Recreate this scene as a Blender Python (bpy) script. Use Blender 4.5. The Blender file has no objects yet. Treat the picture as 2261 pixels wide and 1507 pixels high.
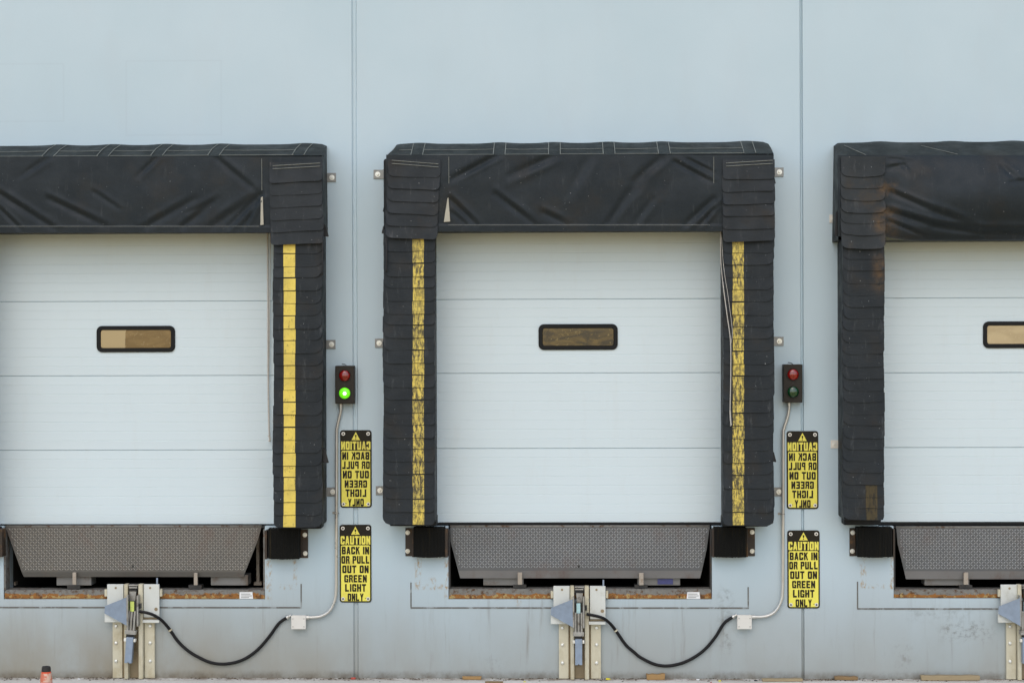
import bpy, bmesh, math, random
from mathutils import Vector, Matrix
R = math.radians
S = bpy.context.scene
COL = S.collection

# ------------------------------------------------------------------ camera, sky, sun, exposure
IW, IH = 2261.0, 1507.0
FPX = 4145.0
CAM_Z, CAM_D, YAW, ROLL = 2.690, 15.0, R(1.5), R(-0.18)
CAM = Vector((CAM_D * math.tan(YAW), -CAM_D, CAM_Z))
CR = Matrix.Rotation(YAW, 3, 'Z') @ Matrix.Rotation(R(90), 3, 'X') @ Matrix.Rotation(ROLL, 3, 'Z')
cd = bpy.data.cameras.new('camera'); co = bpy.data.objects.new('camera', cd); COL.objects.link(co)
co.location = CAM; co.rotation_euler = CR.to_euler()
cd.sensor_width = 36; cd.lens = FPX / IW * 36; cd.clip_end = 2000
S.camera = co

SUN_EL, SUN_AZ = R(47), R(186)
w = bpy.data.worlds.new('World'); S.world = w; w.use_nodes = True
nt = w.node_tree; bg = nt.nodes['Background']
sk = nt.nodes.new('ShaderNodeTexSky'); sk.sky_type = 'NISHITA'; sk.sun_disc = False
sk.sun_elevation = SUN_EL; sk.sun_rotation = SUN_AZ
sk.air_density = 1.0; sk.dust_density = 1.8; sk.ozone_density = 1.0
nt.links.new(sk.outputs[0], bg.inputs[0]); bg.inputs[1].default_value = 0.15
sl = bpy.data.lights.new('sun', 'SUN'); so = bpy.data.objects.new('sun', sl); COL.objects.link(so)
sl.energy = 0.7; sl.angle = R(105); sl.color = (0.97, 1.0, 0.985)
sd = Vector((math.sin(SUN_AZ) * math.cos(SUN_EL), math.cos(SUN_AZ) * math.cos(SUN_EL), math.sin(SUN_EL)))
so.rotation_euler = sd.to_track_quat('Z', 'Y').to_euler(); so.location = sd * 30
S.view_settings.view_transform = 'Standard'; S.view_settings.look = 'None'
S.view_settings.gamma = 1; S.view_settings.exposure = 0.36

def P(px, py, Y=0.0):
    """point of the plane y=Y seen at a pixel of the photograph -> (x, z)"""
    d = CR @ Vector(((px - IW / 2) / FPX, -(py - IH / 2) / FPX, -1))
    t = (Y - CAM.y) / d.y
    p = CAM + d * t
    return p.x, p.z
def V(px, py, Y=0.0):
    x, z = P(px, py, Y); return Vector((x, Y, z))
def rect(x0, y0, x1, y1, Y=0.0):
    a, b, c, d = P(x0, y0, Y), P(x1, y0, Y), P(x0, y1, Y), P(x1, y1, Y)
    return (a[0] + c[0]) / 2, (c[1] + d[1]) / 2, (b[0] + d[0]) / 2, (a[1] + b[1]) / 2   # X0 Z0 X1 Z1

# ------------------------------------------------------------------ node helpers
class N:
    def __init__(s, name):
        s.m = bpy.data.materials.new(name); s.m.use_nodes = True
        s.t = s.m.node_tree; s.b = s.t.nodes['Principled BSDF']; s._p = None
    def n(s, typ, **k):
        o = s.t.nodes.new(typ)
        for a, v in k.items(): setattr(o, a, v)
        return o
    def put(s, sock, v):
        if hasattr(v, 'is_linked') or hasattr(v, 'links'): s.t.links.new(v, sock)
        elif isinstance(v, (tuple, list)): sock.default_value = tuple(v) + ((1,) if len(v) == 3 and len(sock.default_value) == 4 else ())
        else: sock.default_value = v
    def pos(s):
        if s._p is None: s._p = s.n('ShaderNodeNewGeometry').outputs['Position']
        return s._p
    def xyz(s):
        o = s.n('ShaderNodeSeparateXYZ'); s.put(o.inputs[0], s.pos()); return o.outputs
    def vec(s, sx, sy, sz):
        o = s.n('ShaderNodeVectorMath', operation='MULTIPLY'); s.put(o.inputs[0], s.pos()); o.inputs[1].default_value = (sx, sy, sz); return o.outputs[0]
    def noise(s, scale=1, sx=1, sy=1, sz=1, detail=4, rough=.55, dist=0):
        o = s.n('ShaderNodeTexNoise'); s.put(o.inputs['Vector'], s.vec(sx, sy, sz)); o.inputs['Scale'].default_value = scale
        o.inputs['Detail'].default_value = detail; o.inputs['Roughness'].default_value = rough; o.inputs['Distortion'].default_value = dist
        return o.outputs[0]
    def ms(s, op, a, b=0.0, clamp=False):
        o = s.n('ShaderNodeMath', operation=op, use_clamp=clamp); s.put(o.inputs[0], a); s.put(o.inputs[1], b); return o.outputs[0]
    def ss(s, v, lo, hi, a=0.0, b=1.0):
        o = s.n('ShaderNodeMapRange', interpolation_type='SMOOTHSTEP', clamp=True); s.put(o.inputs[0], v)
        for i, q in enumerate((lo, hi, a, b)): o.inputs[i + 1].default_value = q
        return o.outputs[0]
    def mix(s, f, a, b, blend='MIX'):
        o = s.n('ShaderNodeMix', data_type='RGBA', blend_type=blend); s.put(o.inputs[0], f)
        s.put(o.inputs[6], a); s.put(o.inputs[7], b); return o.outputs[2]
    def box(s, x0, x1, z0, z1, f=.05, fz=None):
        fz = fz or f; o = s.xyz()
        a = s.ms('MULTIPLY', s.ss(o[0], x0 - f, x0 + f), s.ss(o[0], x1 - f, x1 + f, 1, 0))
        b = s.ms('MULTIPLY', s.ss(o[2], z0 - fz, z0 + fz), s.ss(o[2], z1 - fz, z1 + fz, 1, 0))
        return s.ms('MULTIPLY', a, b)
    def bump(s, h, strength=.3, dist=.01):
        o = s.n('ShaderNodeBump'); o.inputs['Strength'].default_value = strength; o.inputs['Distance'].default_value = dist
        s.put(o.inputs['Height'], h); s.put(s.b.inputs['Normal'], o.outputs[0])
    def done(s, col, rough=.6, metal=0.0, spec=.5, coat=0):
        s.put(s.b.inputs['Base Color'], col); s.put(s.b.inputs['Roughness'], rough); s.b.inputs['Metallic'].default_value = metal
        s.b.inputs['Specular IOR Level'].default_value = spec; s.b.inputs['Coat Weight'].default_value = coat
        return s.m

def simple(name, c, rough=.6, metal=0.0, vary=.18, scale=9, spec=.5, bump=0, bscale=80, dirt=None, dscale=6, dlo=.52, dhi=.7, damt=.8, stretch=(1, 1, 1)):
    k = N(name)
    n1 = k.noise(scale, *stretch)
    col = k.mix(n1, tuple(x * (1 - vary) for x in c), tuple(min(1, x * (1 + vary)) for x in c))
    if dirt:
        col = k.mix(k.ms('MULTIPLY', k.ss(k.noise(dscale, *stretch, detail=6, rough=.65), dlo, dhi), damt), col, dirt)
    if bump: k.bump(k.noise(bscale, detail=3), bump, .004)
    r = k.ss(n1, .3, .7, max(0, rough - .08), min(1, rough + .08))
    return k.done(col, r, metal, spec)

M = {}
# --- painted concrete
def wall_mat():
    k = N('painted_concrete')
    o = k.xyz()
    base = k.mix(k.ss(k.noise(.7, detail=5), .3, .7), (.47, .58, .63), (.505, .61, .66))
    base = k.mix(k.ms('MULTIPLY', k.ss(k.noise(5, .6, 1, .25, detail=5), .45, .75), .16), base, (.47, .52, .55))
    base = k.mix(k.ms('MULTIPLY', k.ss(k.noise(95, detail=2), .55, .75), .10), base, (.40, .45, .48))
    # rectangles painted over in a slightly different tone
    for (a, b, c, d) in ((277, 133, 490, 300), (-60, 140, 142, 270)):
        x0, z0, x1, z1 = rect(a, b, c, d)
        ed = k.ms('SUBTRACT', k.box(x0, x1, z0, z1, .006), k.box(x0 + .012, x1 - .012, z0 + .012, z1 - .012, .006), True)
        base = k.mix(k.ms('MULTIPLY', ed, .13), base, (.36, .42, .46))
    # fine vertical runs of grime on the lower wall
    run = k.ms('MULTIPLY', k.ss(k.noise(9, 1.6, 1, .13, detail=6, rough=.7), .54, .74), k.ss(o[2], 1.1, .15))
    base = k.mix(k.ms('MULTIPLY', run, .36), base, (.24, .25, .25))
    # drips below the pit sill of each bay
    for a, b in ((40, 600), (960, 1640), (1900, 2250)):
        x0, z0, x1, z1 = rect(a, 1322, b, 1470)
        mk = k.ms('MULTIPLY', k.box(x0, x1, z0, z1, .12, .16), k.ss(k.noise(4, 3.4, 1, .22, detail=6, rough=.7), .55, .75))
        base = k.mix(k.ms('MULTIPLY', mk, .68), base, (.20, .205, .20))
    # black splashes by the right bay
    for a, b, c, d, q in ((2080, 1375, 2190, 1410, .75), (1980, 1420, 2010, 1475, .6), (2010, 1345, 2140, 1365, .4), (1590, 1300, 1615, 1440, .6), (1075, 1455, 1110, 1478, .5)):
        x0, z0, x1, z1 = rect(a, b, c, d)
        mk = k.ms('MULTIPLY', k.box(x0, x1, z0, z1, .07), k.ss(k.noise(16, detail=6, rough=.7), .46, .66))
        base = k.mix(k.ms('MULTIPLY', mk, q), base, (.07, .075, .075))
    # rust bleeding round the pits
    for a, b, c, d in ((587, 1235, 600, 1322), (618, 1290, 655, 1300), (648, 1235, 655, 1300), (917, 1232, 930, 1300), (948, 1275, 962, 1300), (920, 1290, 990, 1300), (982, 1230, 992, 1322), (1900, 1232, 1912, 1298), (1905, 1290, 1975, 1298), (1966, 1230, 1975, 1300), (1138, 1322, 1150, 1342)):
        x0, z0, x1, z1 = rect(a, b, c, d)
        mk = k.ms('MULTIPLY', k.box(x0, x1, z0, z1, .012), k.ss(k.noise(34, 1, 1, .5, detail=6, rough=.75), .47, .62))
        base = k.mix(k.ms('MULTIPLY', mk, .8), base, (.38, .23, .08))
    # splash zone of brown dirt along the foot, heavier at the left
    left = k.ss(o[0], -.3, -3.2, .7, 1.25)
    foot = k.ms('MULTIPLY', k.ss(o[2], 1.0, -.15), k.ss(k.noise(1.5, 1, 1, .6, detail=6, rough=.6), -.1, .68))
    base = k.mix(k.ms('MULTIPLY', foot, k.ms('MULTIPLY', left, .95)), base, (.29, .25, .175))
    film_and_falloff = k.ms('MULTIPLY', k.ss(o[2], 1.35, .1), k.ss(k.noise(1.1, 1, 1, .6, detail=4), .15, .75, .55, 1.0))  # even grime, with the light falloff toward the ground painted in
    base = k.mix(k.ms('MULTIPLY', film_and_falloff, .44), base, (.25, .255, .235))
    edge = k.ms('MULTIPLY', k.ss(k.ms('ADD', o[2], k.ms('MULTIPLY', k.noise(26, 1, 1, .6, detail=6, rough=.7), -.05)), .05, -.02), k.ss(k.noise(7, detail=6, rough=.7), .2, .75))
    base = k.mix(k.ms('MULTIPLY', edge, .8), base, (.10, .07, .04))
    k.bump(k.noise(60, detail=4), .10, .004)
    return k.done(base, .72, 0, .3)
M['wall'] = wall_mat()
M['caulk'] = simple('dark_caulk', (.13, .125, .11), .8, vary=.4, scale=14, dirt=(.33, .36, .36), dscale=11, dlo=.5, dhi=.62)
def door_mat():
    k = N('white_door_steel')
    c = k.mix(k.noise(.8, detail=3), (.575, .665, .695), (.61, .70, .73))
    c = k.mix(k.ms('MULTIPLY', k.ss(k.noise(4, 2, 1, .4, detail=6, rough=.7), .5, .8), .14), c, (.50, .50, .46))
    c = k.mix(k.ms('MULTIPLY', k.ss(k.noise(46, 1, 1, .6, detail=4, rough=.8), .68, .74), .35), c, (.30, .29, .26))
    k.bump(k.noise(170, 1, 1, 1, detail=2), .10, .002)
    return k.done(c, .42, 0, .4)
M['door'] = door_mat()
M['gasket'] = simple('black_gasket', (.006, .0065, .007), .5, vary=.2, spec=.2)
def pane_mat(name, a, b, c, split=None, dist=1.2, lo=.4, hi=.62):  # golden reflection of the surroundings painted into the glass colour
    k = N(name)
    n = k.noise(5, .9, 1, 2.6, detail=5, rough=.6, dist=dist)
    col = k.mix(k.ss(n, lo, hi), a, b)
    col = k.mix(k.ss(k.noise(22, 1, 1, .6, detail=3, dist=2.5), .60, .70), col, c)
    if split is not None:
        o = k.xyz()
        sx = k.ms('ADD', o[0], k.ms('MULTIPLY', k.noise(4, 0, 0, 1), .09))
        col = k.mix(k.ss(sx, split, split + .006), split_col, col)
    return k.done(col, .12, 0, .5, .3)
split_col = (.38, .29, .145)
M['pane_mid'] = pane_mat('amber_olive_reflection', (.018, .013, .003), (.105, .068, .014), (.17, .125, .04))
M['pane_left'] = pane_mat('tan_brown_reflection', (.14, .082, .018), (.20, .125, .036), (.25, .175, .07), split=P(297, 745)[0] - .045, dist=.5)
M['pane_right'] = pane_mat('pale_tan_reflection', (.40, .31, .17), (.47, .37, .21), (.50, .40, .24), dist=.4)

RUB = ((1922, 405, 1975, 432), (1926, 462, 1975, 515), (1930, 560, 1955, 640))
def vinyl(name, c, brown=(.034, .024, .013), bamt=.5, rough=.5, scuff=.35):
    k = N(name)
    col = k.mix(k.noise(2.2, detail=5), tuple(x * .8 for x in c), tuple(x * 1.25 for x in c))
    col = k.mix(k.ms('MULTIPLY', k.ss(k.noise(3.1, detail=6, rough=.6), .5, .72), bamt), col, brown)
    col = k.mix(k.ms('MULTIPLY', k.ss(k.noise(11, 2.5, 1, .5, detail=6, rough=.7), .56, .76), scuff), col, (.078, .082, .084))
    col = k.mix(k.ss(k.noise(75, detail=2, rough=.5), .765, .785), col, (.45, .46, .46))
    if name in ('black_vinyl', 'brown_worn_fabric', 'scuffed_rubber_fabric'):
        for (a, b_, c_, d_) in RUB:
            x0, z0, x1, z1 = rect(a, b_, c_, d_, -.3)
            col = k.mix(k.ms('MULTIPLY', k.box(x0, x1, z0, z1, .06), k.ss(k.noise(9, detail=6, rough=.7), .34, .68, 0, .80)), col, (.12, .070, .028))
    k.bump(k.ms('ADD', k.noise(22, detail=4), k.ms('MULTIPLY', k.noise(260, detail=2), .3)), .25, .008)
    return k.done(col, k.ss(k.noise(6, detail=4), .3, .7, rough - .1, rough + .12), 0, .22)
M['curtain'] = vinyl('black_vinyl', (.0125, .018, .022), bamt=.28, rough=.46, scuff=.25)
M['top_vinyl'] = vinyl('weathered_black_vinyl', (.0145, .0185, .018), bamt=.2, rough=.55)
M['pleat'] = vinyl('scuffed_rubber_fabric', (.0145, .0185, .0215), bamt=.35, rough=.52, scuff=.6)
M['pleat_top'] = vinyl('scuffed_upper_fabric', (.0185, .0225, .0255), bamt=.5, rough=.52, scuff=.75)
M['pleat_worn'] = vinyl('brown_worn_fabric', (.021, .025, .027), brown=(.060, .042, .022), bamt=.9, rough=.5, scuff=.75)
M['core'] = vinyl('pad_fabric', (.010, .012, .014), bamt=.15, rough=.55)
def yellow(name, worn):
    k = N(name); o = k.xyz()
    c = k.mix(k.noise(12, detail=4), (.64, .47, .06), (.80, .63, .13))
    zone = k.ss(k.noise(2.1, 0, 0, 1, detail=2), .35, .62, .55, 1.25)          # some stretches rubbed harder than others
    c = k.mix(k.ms('MULTIPLY', k.ss(k.noise(7, detail=4), .35, .75), .18 + worn * .42), c, (.30, .24, .07))
    n = k.noise(21, 2.6, 1, .8, detail=8, rough=.8)
    c = k.mix(k.ms('MULTIPLY', k.ms('MULTIPLY', k.ss(n, .66 - worn * .23, .76 - worn * .18), zone, True), .94), c, (.035, .032, .022))
    n = k.noise(15, 1, 1, 3.0, detail=6, rough=.75)
    c = k.mix(k.ms('MULTIPLY', k.ss(n, .60 - worn * .08, .72 - worn * .04), .3 + worn * .4), c, (.06, .05, .025))
    return k.done(c, .55, 0, .4)
M['yellow_clean'] = yellow('yellow_marking', .48)
M['yellow_worn'] = yellow('worn_yellow_marking', 1.02)
M['yellow_gone'] = simple('faded_yellow_marking', (.062, .048, .023), .6, vary=.5, scale=9, spec=.2, stretch=(3, 1, .8), dirt=(.02, .02, .018), dscale=12, dlo=.46, dhi=.6)
M['thread'] = simple('pale_thread', (.20, .21, .185), .8, vary=.5, scale=25)
M['liner'] = simple('pale_liner', (.38, .36, .29), .7, vary=.25)
M['strap'] = simple('black_strap', (.006, .006, .007), .6)
M['zinc'] = simple('zinc_plate', (.25, .25, .235), .45, .5, vary=.35, scale=30, dirt=(.16, .15, .12), dscale=20)
M['bolt'] = simple('bright_bolt', (.78, .77, .70), .35, .45, vary=.15)
M['pale_bracket'] = simple('white_bracket', (.72, .68, .60), .5, vary=.15)
M['rubber'] = simple('laminated_rubber', (.006, .006, .005), .75, vary=.5, scale=10, spec=.15, stretch=(9, 1, .4), dirt=(.045, .034, .014), dscale=7, dlo=.55, dhi=.75, damt=.6, bump=.4, bscale=60)
M['brown_steel'] = simple('brown_painted_steel', (.036, .024, .015), .6, .1, vary=.3, dirt=(.14, .07, .025), dscale=9)
def plate(name, a, b, warm):
    k = N(name)
    c = k.mix(k.noise(2.5, detail=6), a, b)
    c = k.mix(k.ms('MULTIPLY', k.ss(k.noise(5, 1, 1, .6, detail=6, rough=.7), .5, .72), warm), c, (.13, .075, .055))
    return k.done(c, k.ss(k.noise(9), .3, .7, .42, .62), .35, .5)
M['lip'] = plate('dull_steel', (.080, .083, .084), (.13, .133, .133), .28)
M['lip_warm'] = plate('dusty_steel', (.088, .083, .073), (.128, .12, .106), .32)
M['bump'] = plate('worn_tread', (.25, .255, .25), (.39, .39, .385), .22)
M['bump_warm'] = plate('worn_dusty_tread', (.26, .24, .205), (.36, .335, .29), .25)
M['lip_edge'] = plate('rusty_edge_steel', (.15, .145, .14), (.22, .215, .21), .65)
def rust_mat():
    k = N('rusty_frame'); o = k.xyz()
    z0, z1 = P(1281, 1322)[1], P(1281, 1300)[1]
    h = k.ss(o[2], z0, z1, .30, -.16)                      # scraped bare above, rusting from the lower edge up
    n = k.ms('ADD', k.noise(13, .8, 1, 1.3, detail=8, rough=.75), h)
    c = k.mix(k.noise(30, detail=4), (.13, .125, .11), (.24, .23, .205))
    c = k.mix(k.ss(n, .56, .60), c, (.27, .115, .028))
    c = k.mix(k.ss(k.noise(24, detail=6, rough=.75), .50, .64), c, (.085, .042, .018))
    c = k.mix(k.ss(k.ms('ADD', k.noise(40, detail=4), k.ms('MULTIPLY', h, .5)), .66, .70), c, (.36, .25, .10))
    k.bump(k.noise(60, detail=5), .6, .006)
    return k.done(c, .8, 0, .3)
M['rust'] = rust_mat()
M['dark_steel'] = simple('dark_steel', (.045, .043, .040), .6, .3, vary=.3, dirt=(.09, .05, .025))
M['support'] = simple('dusty_support_steel', (.17, .165, .155), .6, .2, vary=.3, dirt=(.10, .07, .045))
M['keeper'] = simple('worn_keeper_steel', (.36, .31, .25), .6, .2, vary=.3, dirt=(.15, .075, .03), dscale=18)
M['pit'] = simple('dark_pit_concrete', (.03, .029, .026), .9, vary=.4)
M['cream'] = simple('bounce_warmed_cream', (.56, .515, .38), .5, vary=.12, scale=5, dirt=(.33, .26, .13), dscale=6, dlo=.44, dhi=.7, damt=.62, stretch=(1, 1, .6))  # cream paint and dirt, warm ground bounce on the lower plates mixed in
M['cream_top'] = simple('grey_white_powder_coat', (.60, .61, .56), .5, vary=.1, scale=5, dirt=(.36, .33, .24), dscale=7, dlo=.5, dhi=.74, damt=.5)
M['cream_dirty'] = simple('grimy_cream_steel', (.27, .205, .115), .6, vary=.25, scale=7, dirt=(.13, .085, .04), dscale=8)
M['galv'] = simple('galvanised_steel', (.245, .30, .375), .45, .3, vary=.22, scale=26)
M['grey_steel'] = simple('grey_steel', (.33, .32, .29), .45, .5, vary=.35, scale=22, dirt=(.09, .065, .04), dscale=14)
M['black'] = simple('black_plastic', (.012, .012, .012), .45)
M['decal_blue'] = simple('pale_cyan_decal', (.45, .68, .70), .5, vary=.3, scale=60)
M['decal_green'] = simple('lime_decal', (.66, .78, .18), .5, vary=.3, scale=50)
M['decal_white'] = simple('white_decal', (.75, .75, .73), .6, vary=.08)
M['decal_navy'] = simple('navy_decal', (.045, .05, .16), .5, vary=.4, scale=60)
M['bronze'] = simple('dark_bronze_housing', (.022, .018, .013), .5, vary=.15, spec=.25)
def lens(name, c, rough=.15):
    k = N(name); k.b.inputs['Coat Weight'].default_value = .6
    cc = k.mix(k.ss(k.noise(60, detail=2), .4, .6), c, tuple(x * .6 for x in c))
    return k.done(cc, rough, 0, .5, .6)
M['red_lens'] = lens('red_lens', (.26, .008, .006))
M['green_lens'] = lens('dark_green_lens', (.006, .055, .018))
def glow(name, c, s):
    k = N(name); k.b.inputs['Emission Color'].default_value = (*c, 1); k.b.inputs['Emission Strength'].default_value = s
    return k.done(c, .3)
M['green_lit'] = glow('lit_green_lens', (.15, .78, .012), .45)
M['lamp_core'] = glow('lamp_hot_spot', (.80, 1.0, .72), 1.6)
M['sign_black'] = simple('sign_black', (.016, .013, .008), .45, vary=.2, spec=.2)
M['sign_yellow'] = simple('sign_yellow', (.80, .715, .10), .4, vary=.06, dirt=(.55, .45, .08), dscale=4)
M['washer'] = simple('zinc_washer', (.74, .72, .66), .4, .3, vary=.15, scale=60)
M['conduit'] = simple('galvanised_conduit', (.58, .565, .52), .35, .6, vary=.15)
M['box'] = simple('box_grey', (.66, .63, .565), .5, vary=.07)
M['cable'] = simple('black_cable', (.007, .006, .006), .5, spec=.25)
M['rope'] = simple('pale_rope', (.50, .47, .42), .9, vary=.3, scale=70)
M['orange'] = simple('cone_orange', (.66, .085, .03), .5, vary=.12, dirt=(.62, .40, .33), dscale=10, dlo=.5, dhi=.62)
M['collar'] = simple('worn_reflective_collar', (.62, .42, .33), .5, vary=.2, dirt=(.55, .10, .04), dscale=22, dlo=.5, dhi=.58)
M['cone_black'] = simple('cone_black_cap', (.02, .018, .016), .7)
M['wood'] = simple('weathered_wood', (.32, .245, .14), .8, vary=.3, scale=6, stretch=(.6, 3, 5))
M['wood_brown'] = simple('brown_scrap_wood', (.23, .145, .065), .85, vary=.35, scale=9)
M['wood_orange'] = simple('orange_scrap_wood', (.34, .20, .075), .8, vary=.2)
M['leaf'] = simple('yellow_leaf', (.72, .62, .03), .6)
M['paper'] = simple('white_paper', (.75, .74, .72), .7)
M['red_bit'] = simple('red_plastic', (.42, .06, .035), .5)
M['litter'] = simple('dark_litter', (.07, .05, .028), .9, vary=.6, scale=30)
M['roof'] = simple('grey_membrane', (.4, .4, .4), .8)
def ground_mat():
    k = N('concrete_apron'); o = k.xyz()
    c = k.mix(k.ss(k.noise(1.3, detail=6), .3, .7), (.56, .535, .475), (.68, .655, .60))
    c = k.mix(k.ms('MULTIPLY', k.ss(k.noise(40, detail=4), .5, .7), .4), c, (.36, .33, .27))
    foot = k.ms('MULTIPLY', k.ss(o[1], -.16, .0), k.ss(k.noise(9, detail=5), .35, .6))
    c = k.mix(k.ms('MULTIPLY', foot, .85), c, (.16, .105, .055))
    yard = k.mix(k.noise(.5, detail=6), (.58, .39, .15), (.66, .47, .21))     # unseen yard beyond the apron, tan chosen to bounce warm light up
    c = k.mix(k.ss(k.ms('ADD', o[1], k.ms('MULTIPLY', k.noise(2.2, detail=7, rough=.65), 1.6)), -.1, -1.9), c, yard)   # apron fading into the warm bounce colour
    k.bump(k.noise(30, detail=5), .3, .01)
    return k.done(c, .85, 0, .3)
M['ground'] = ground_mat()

# ------------------------------------------------------------------ mesh builder
class B:
    def __init__(s): s.v = []; s.f = []; s.sm = []; s.mi = []
    def add(s, vs, fs, smooth=False, mi=0):
        o = len(s.v); s.v += [Vector(v) for v in vs]
        for f in fs: s.f.append([i + o for i in f]); s.sm.append(smooth); s.mi.append(mi)
        return s
    def bm(s, bm, smooth=False, mi=0, mat=None):
        bm.verts.index_update()
        s.add([(mat @ v.co) if mat else v.co.copy() for v in bm.verts], [[v.index for v in f.verts] for f in bm.faces], smooth, mi); bm.free(); return s
    def box(s, x0, x1, y0, y1, z0, z1, bev=0.0, seg=2, mi=0, mat=None):
        bm = bmesh.new(); bmesh.ops.create_cube(bm, size=1)
        for v in bm.verts: v.co = Vector(((x0 + x1) / 2 + v.co.x * (x1 - x0), (y0 + y1) / 2 + v.co.y * (y1 - y0), (z0 + z1) / 2 + v.co.z * (z1 - z0)))
        if bev: bmesh.ops.bevel(bm, geom=bm.edges[:], offset=bev, segments=seg, profile=.5, affect='EDGES')
        return s.bm(bm, False, mi, mat)
    def pbox(s, px0, py0, px1, py1, yf, yb, bev=0.0, mi=0):
        """box whose front face (at y=yf) covers a rectangle of the photo, reaching back to yb"""
        x0, z0, x1, z1 = rect(px0, py0, px1, py1, yf)
        return s.box(x0, x1, yf, yb, z0, z1, bev, 2, mi)
    def prism(s, pts, yf, yb, mi=0, bev=0.0):
        """polygon of (x,z) points extruded from yf (front) to yb"""
        bm = bmesh.new()
        a = [bm.verts.new((x, yf, z)) for x, z in pts]; b = [bm.verts.new((x, yb, z)) for x, z in pts]
        n = len(pts)
        fr = bm.faces.new(a); bm.faces.new(b[::-1])
        for i in range(n): bm.faces.new((a[i], b[i], b[(i + 1) % n], a[(i + 1) % n]))
        bmesh.ops.recalc_face_normals(bm, faces=bm.faces[:])
        if bev: bmesh.ops.bevel(bm, geom=list(fr.edges), offset=bev, segments=2, profile=.5, affect='EDGES')
        return s.bm(bm, False, mi)
    def tube(s, pts, r, n=10, mi=0, cap=True):
        pts = [Vector(p) for p in pts]; rings = []; vs = []; fs = []
        rr = r if isinstance(r, (list, tuple)) else [r] * len(pts)
        up = None
        for i, p in enumerate(pts):
            t = (pts[min(i + 1, len(pts) - 1)] - pts[max(i - 1, 0)]).normalized()
            if up is None: up = t.orthogonal().normalized()
            up = (up - t * up.dot(t)).normalized(); bi = t.cross(up)
            for k in range(n):
                a = 2 * math.pi * k / n; vs.append(p + (up * math.cos(a) + bi * math.sin(a)) * rr[i])
        for i in range(len(pts) - 1):
            for k in range(n):
                k2 = (k + 1) % n; fs.append((i * n + k, i * n + k2, (i + 1) * n + k2, (i + 1) * n + k))
        s.add(vs, fs, True, mi)
        if cap: s.add(vs[:n], [list(range(n))[::-1]], False, mi); s.add(vs[-n:], [list(range(n))], False, mi)
        return s
    def cyl(s, c, r, yf, yb, n=20, dome=0.0, mi=0, bev=0.0):
        """disc / stud facing the camera, centre (x,z)"""
        x, z = c; prof = [(r, yb), (r, yf + bev), (r - bev, yf)] if bev else [(r, yb), (r, yf)]
        if dome:
            prof = [(r, yb), (r, yf)] + [(r * math.cos(a), yf - dome * math.sin(a)) for a in [math.pi / 2 * q / 6 for q in range(1, 6)]]
        vs = []; fs = []
        for (rr, yy) in prof:
            for k in range(n):
                a = 2 * math.pi * k / n; vs.append((x + rr * math.cos(a), yy, z + rr * math.sin(a)))
        for i in range(len(prof) - 1):
            for k in range(n):
                k2 = (k + 1) % n; fs.append((i * n + k, i * n + k2, (i + 1) * n + k2, (i + 1) * n + k))
        s.add(vs, fs, bool(dome), mi)
        tip = len(prof) - 1
        s.add(vs[tip * n:] + [(x, yf - dome, z)], [(k, (k + 1) % n, n) for k in range(n)], bool(dome), mi)
        return s
    def sheet(s, fn, nu, nv, th=.003, us=None, mi=0, closed=True):
        """surface fn(u,v)->Vector, given thickness th away from the camera (+y)"""
        us = us or [i / nu for i in range(nu + 1)]; nu = len(us) - 1
        F = [fn(u, j / nv) for j in range(nv + 1) for u in us]; W = nu + 1
        fs = [(j * W + i, (j + 1) * W + i, (j + 1) * W + i + 1, j * W + i + 1) for j in range(nv) for i in range(nu)]
        s.add(F, fs, True, mi)
        if closed:
            Bk = [p + Vector((0, th, 0)) for p in F]
            s.add(Bk, [f[::-1] for f in fs], True, mi)
            lp = list(range(W)) + [j * W + nu for j in range(1, nv + 1)] + [nv * W + i for i in range(nu - 1, -1, -1)] + [j * W for j in range(nv - 1, 0, -1)]
            n = len(lp); vs = [F[i] for i in lp] + [Bk[i] for i in lp]
            s.add(vs, [(i, (i + 1) % n, n + (i + 1) % n, n + i) for i in range(n)], False, mi)
        return s
    def build(s, name, mats, parent=None):
        off = Vector((0, 0, 0))
        if parent:
            q = parent
            while q: off += q.location; q = q.parent
        else:
            xs = [v.x for v in s.v]; ys = [v.y for v in s.v]; zs = [v.z for v in s.v]
            off = Vector(((min(xs) + max(xs)) / 2, (min(ys) + max(ys)) / 2, min(zs)))
        me = bpy.data.meshes.new(name); me.from_pydata([v - off for v in s.v], [], s.f)
        for i, p in enumerate(me.polygons): p.use_smooth = s.sm[i]; p.material_index = s.mi[i]
        bm = bmesh.new(); bm.from_mesh(me); bmesh.ops.remove_doubles(bm, verts=bm.verts[:], dist=1e-5)
        bmesh.ops.recalc_face_normals(bm, faces=bm.faces[:]); 
        for e in bm.edges:
            if len(e.link_faces) == 2 and e.calc_face_angle(0) > .6: e.smooth = False
        bm.to_mesh(me); bm.free()
        for m in (mats if isinstance(mats, (list, tuple)) else [mats]): me.materials.append(m)
        o = bpy.data.objects.new(name, me); COL.objects.link(o)
        if parent: o.parent = parent
        else: o.location = off
        return o

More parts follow.
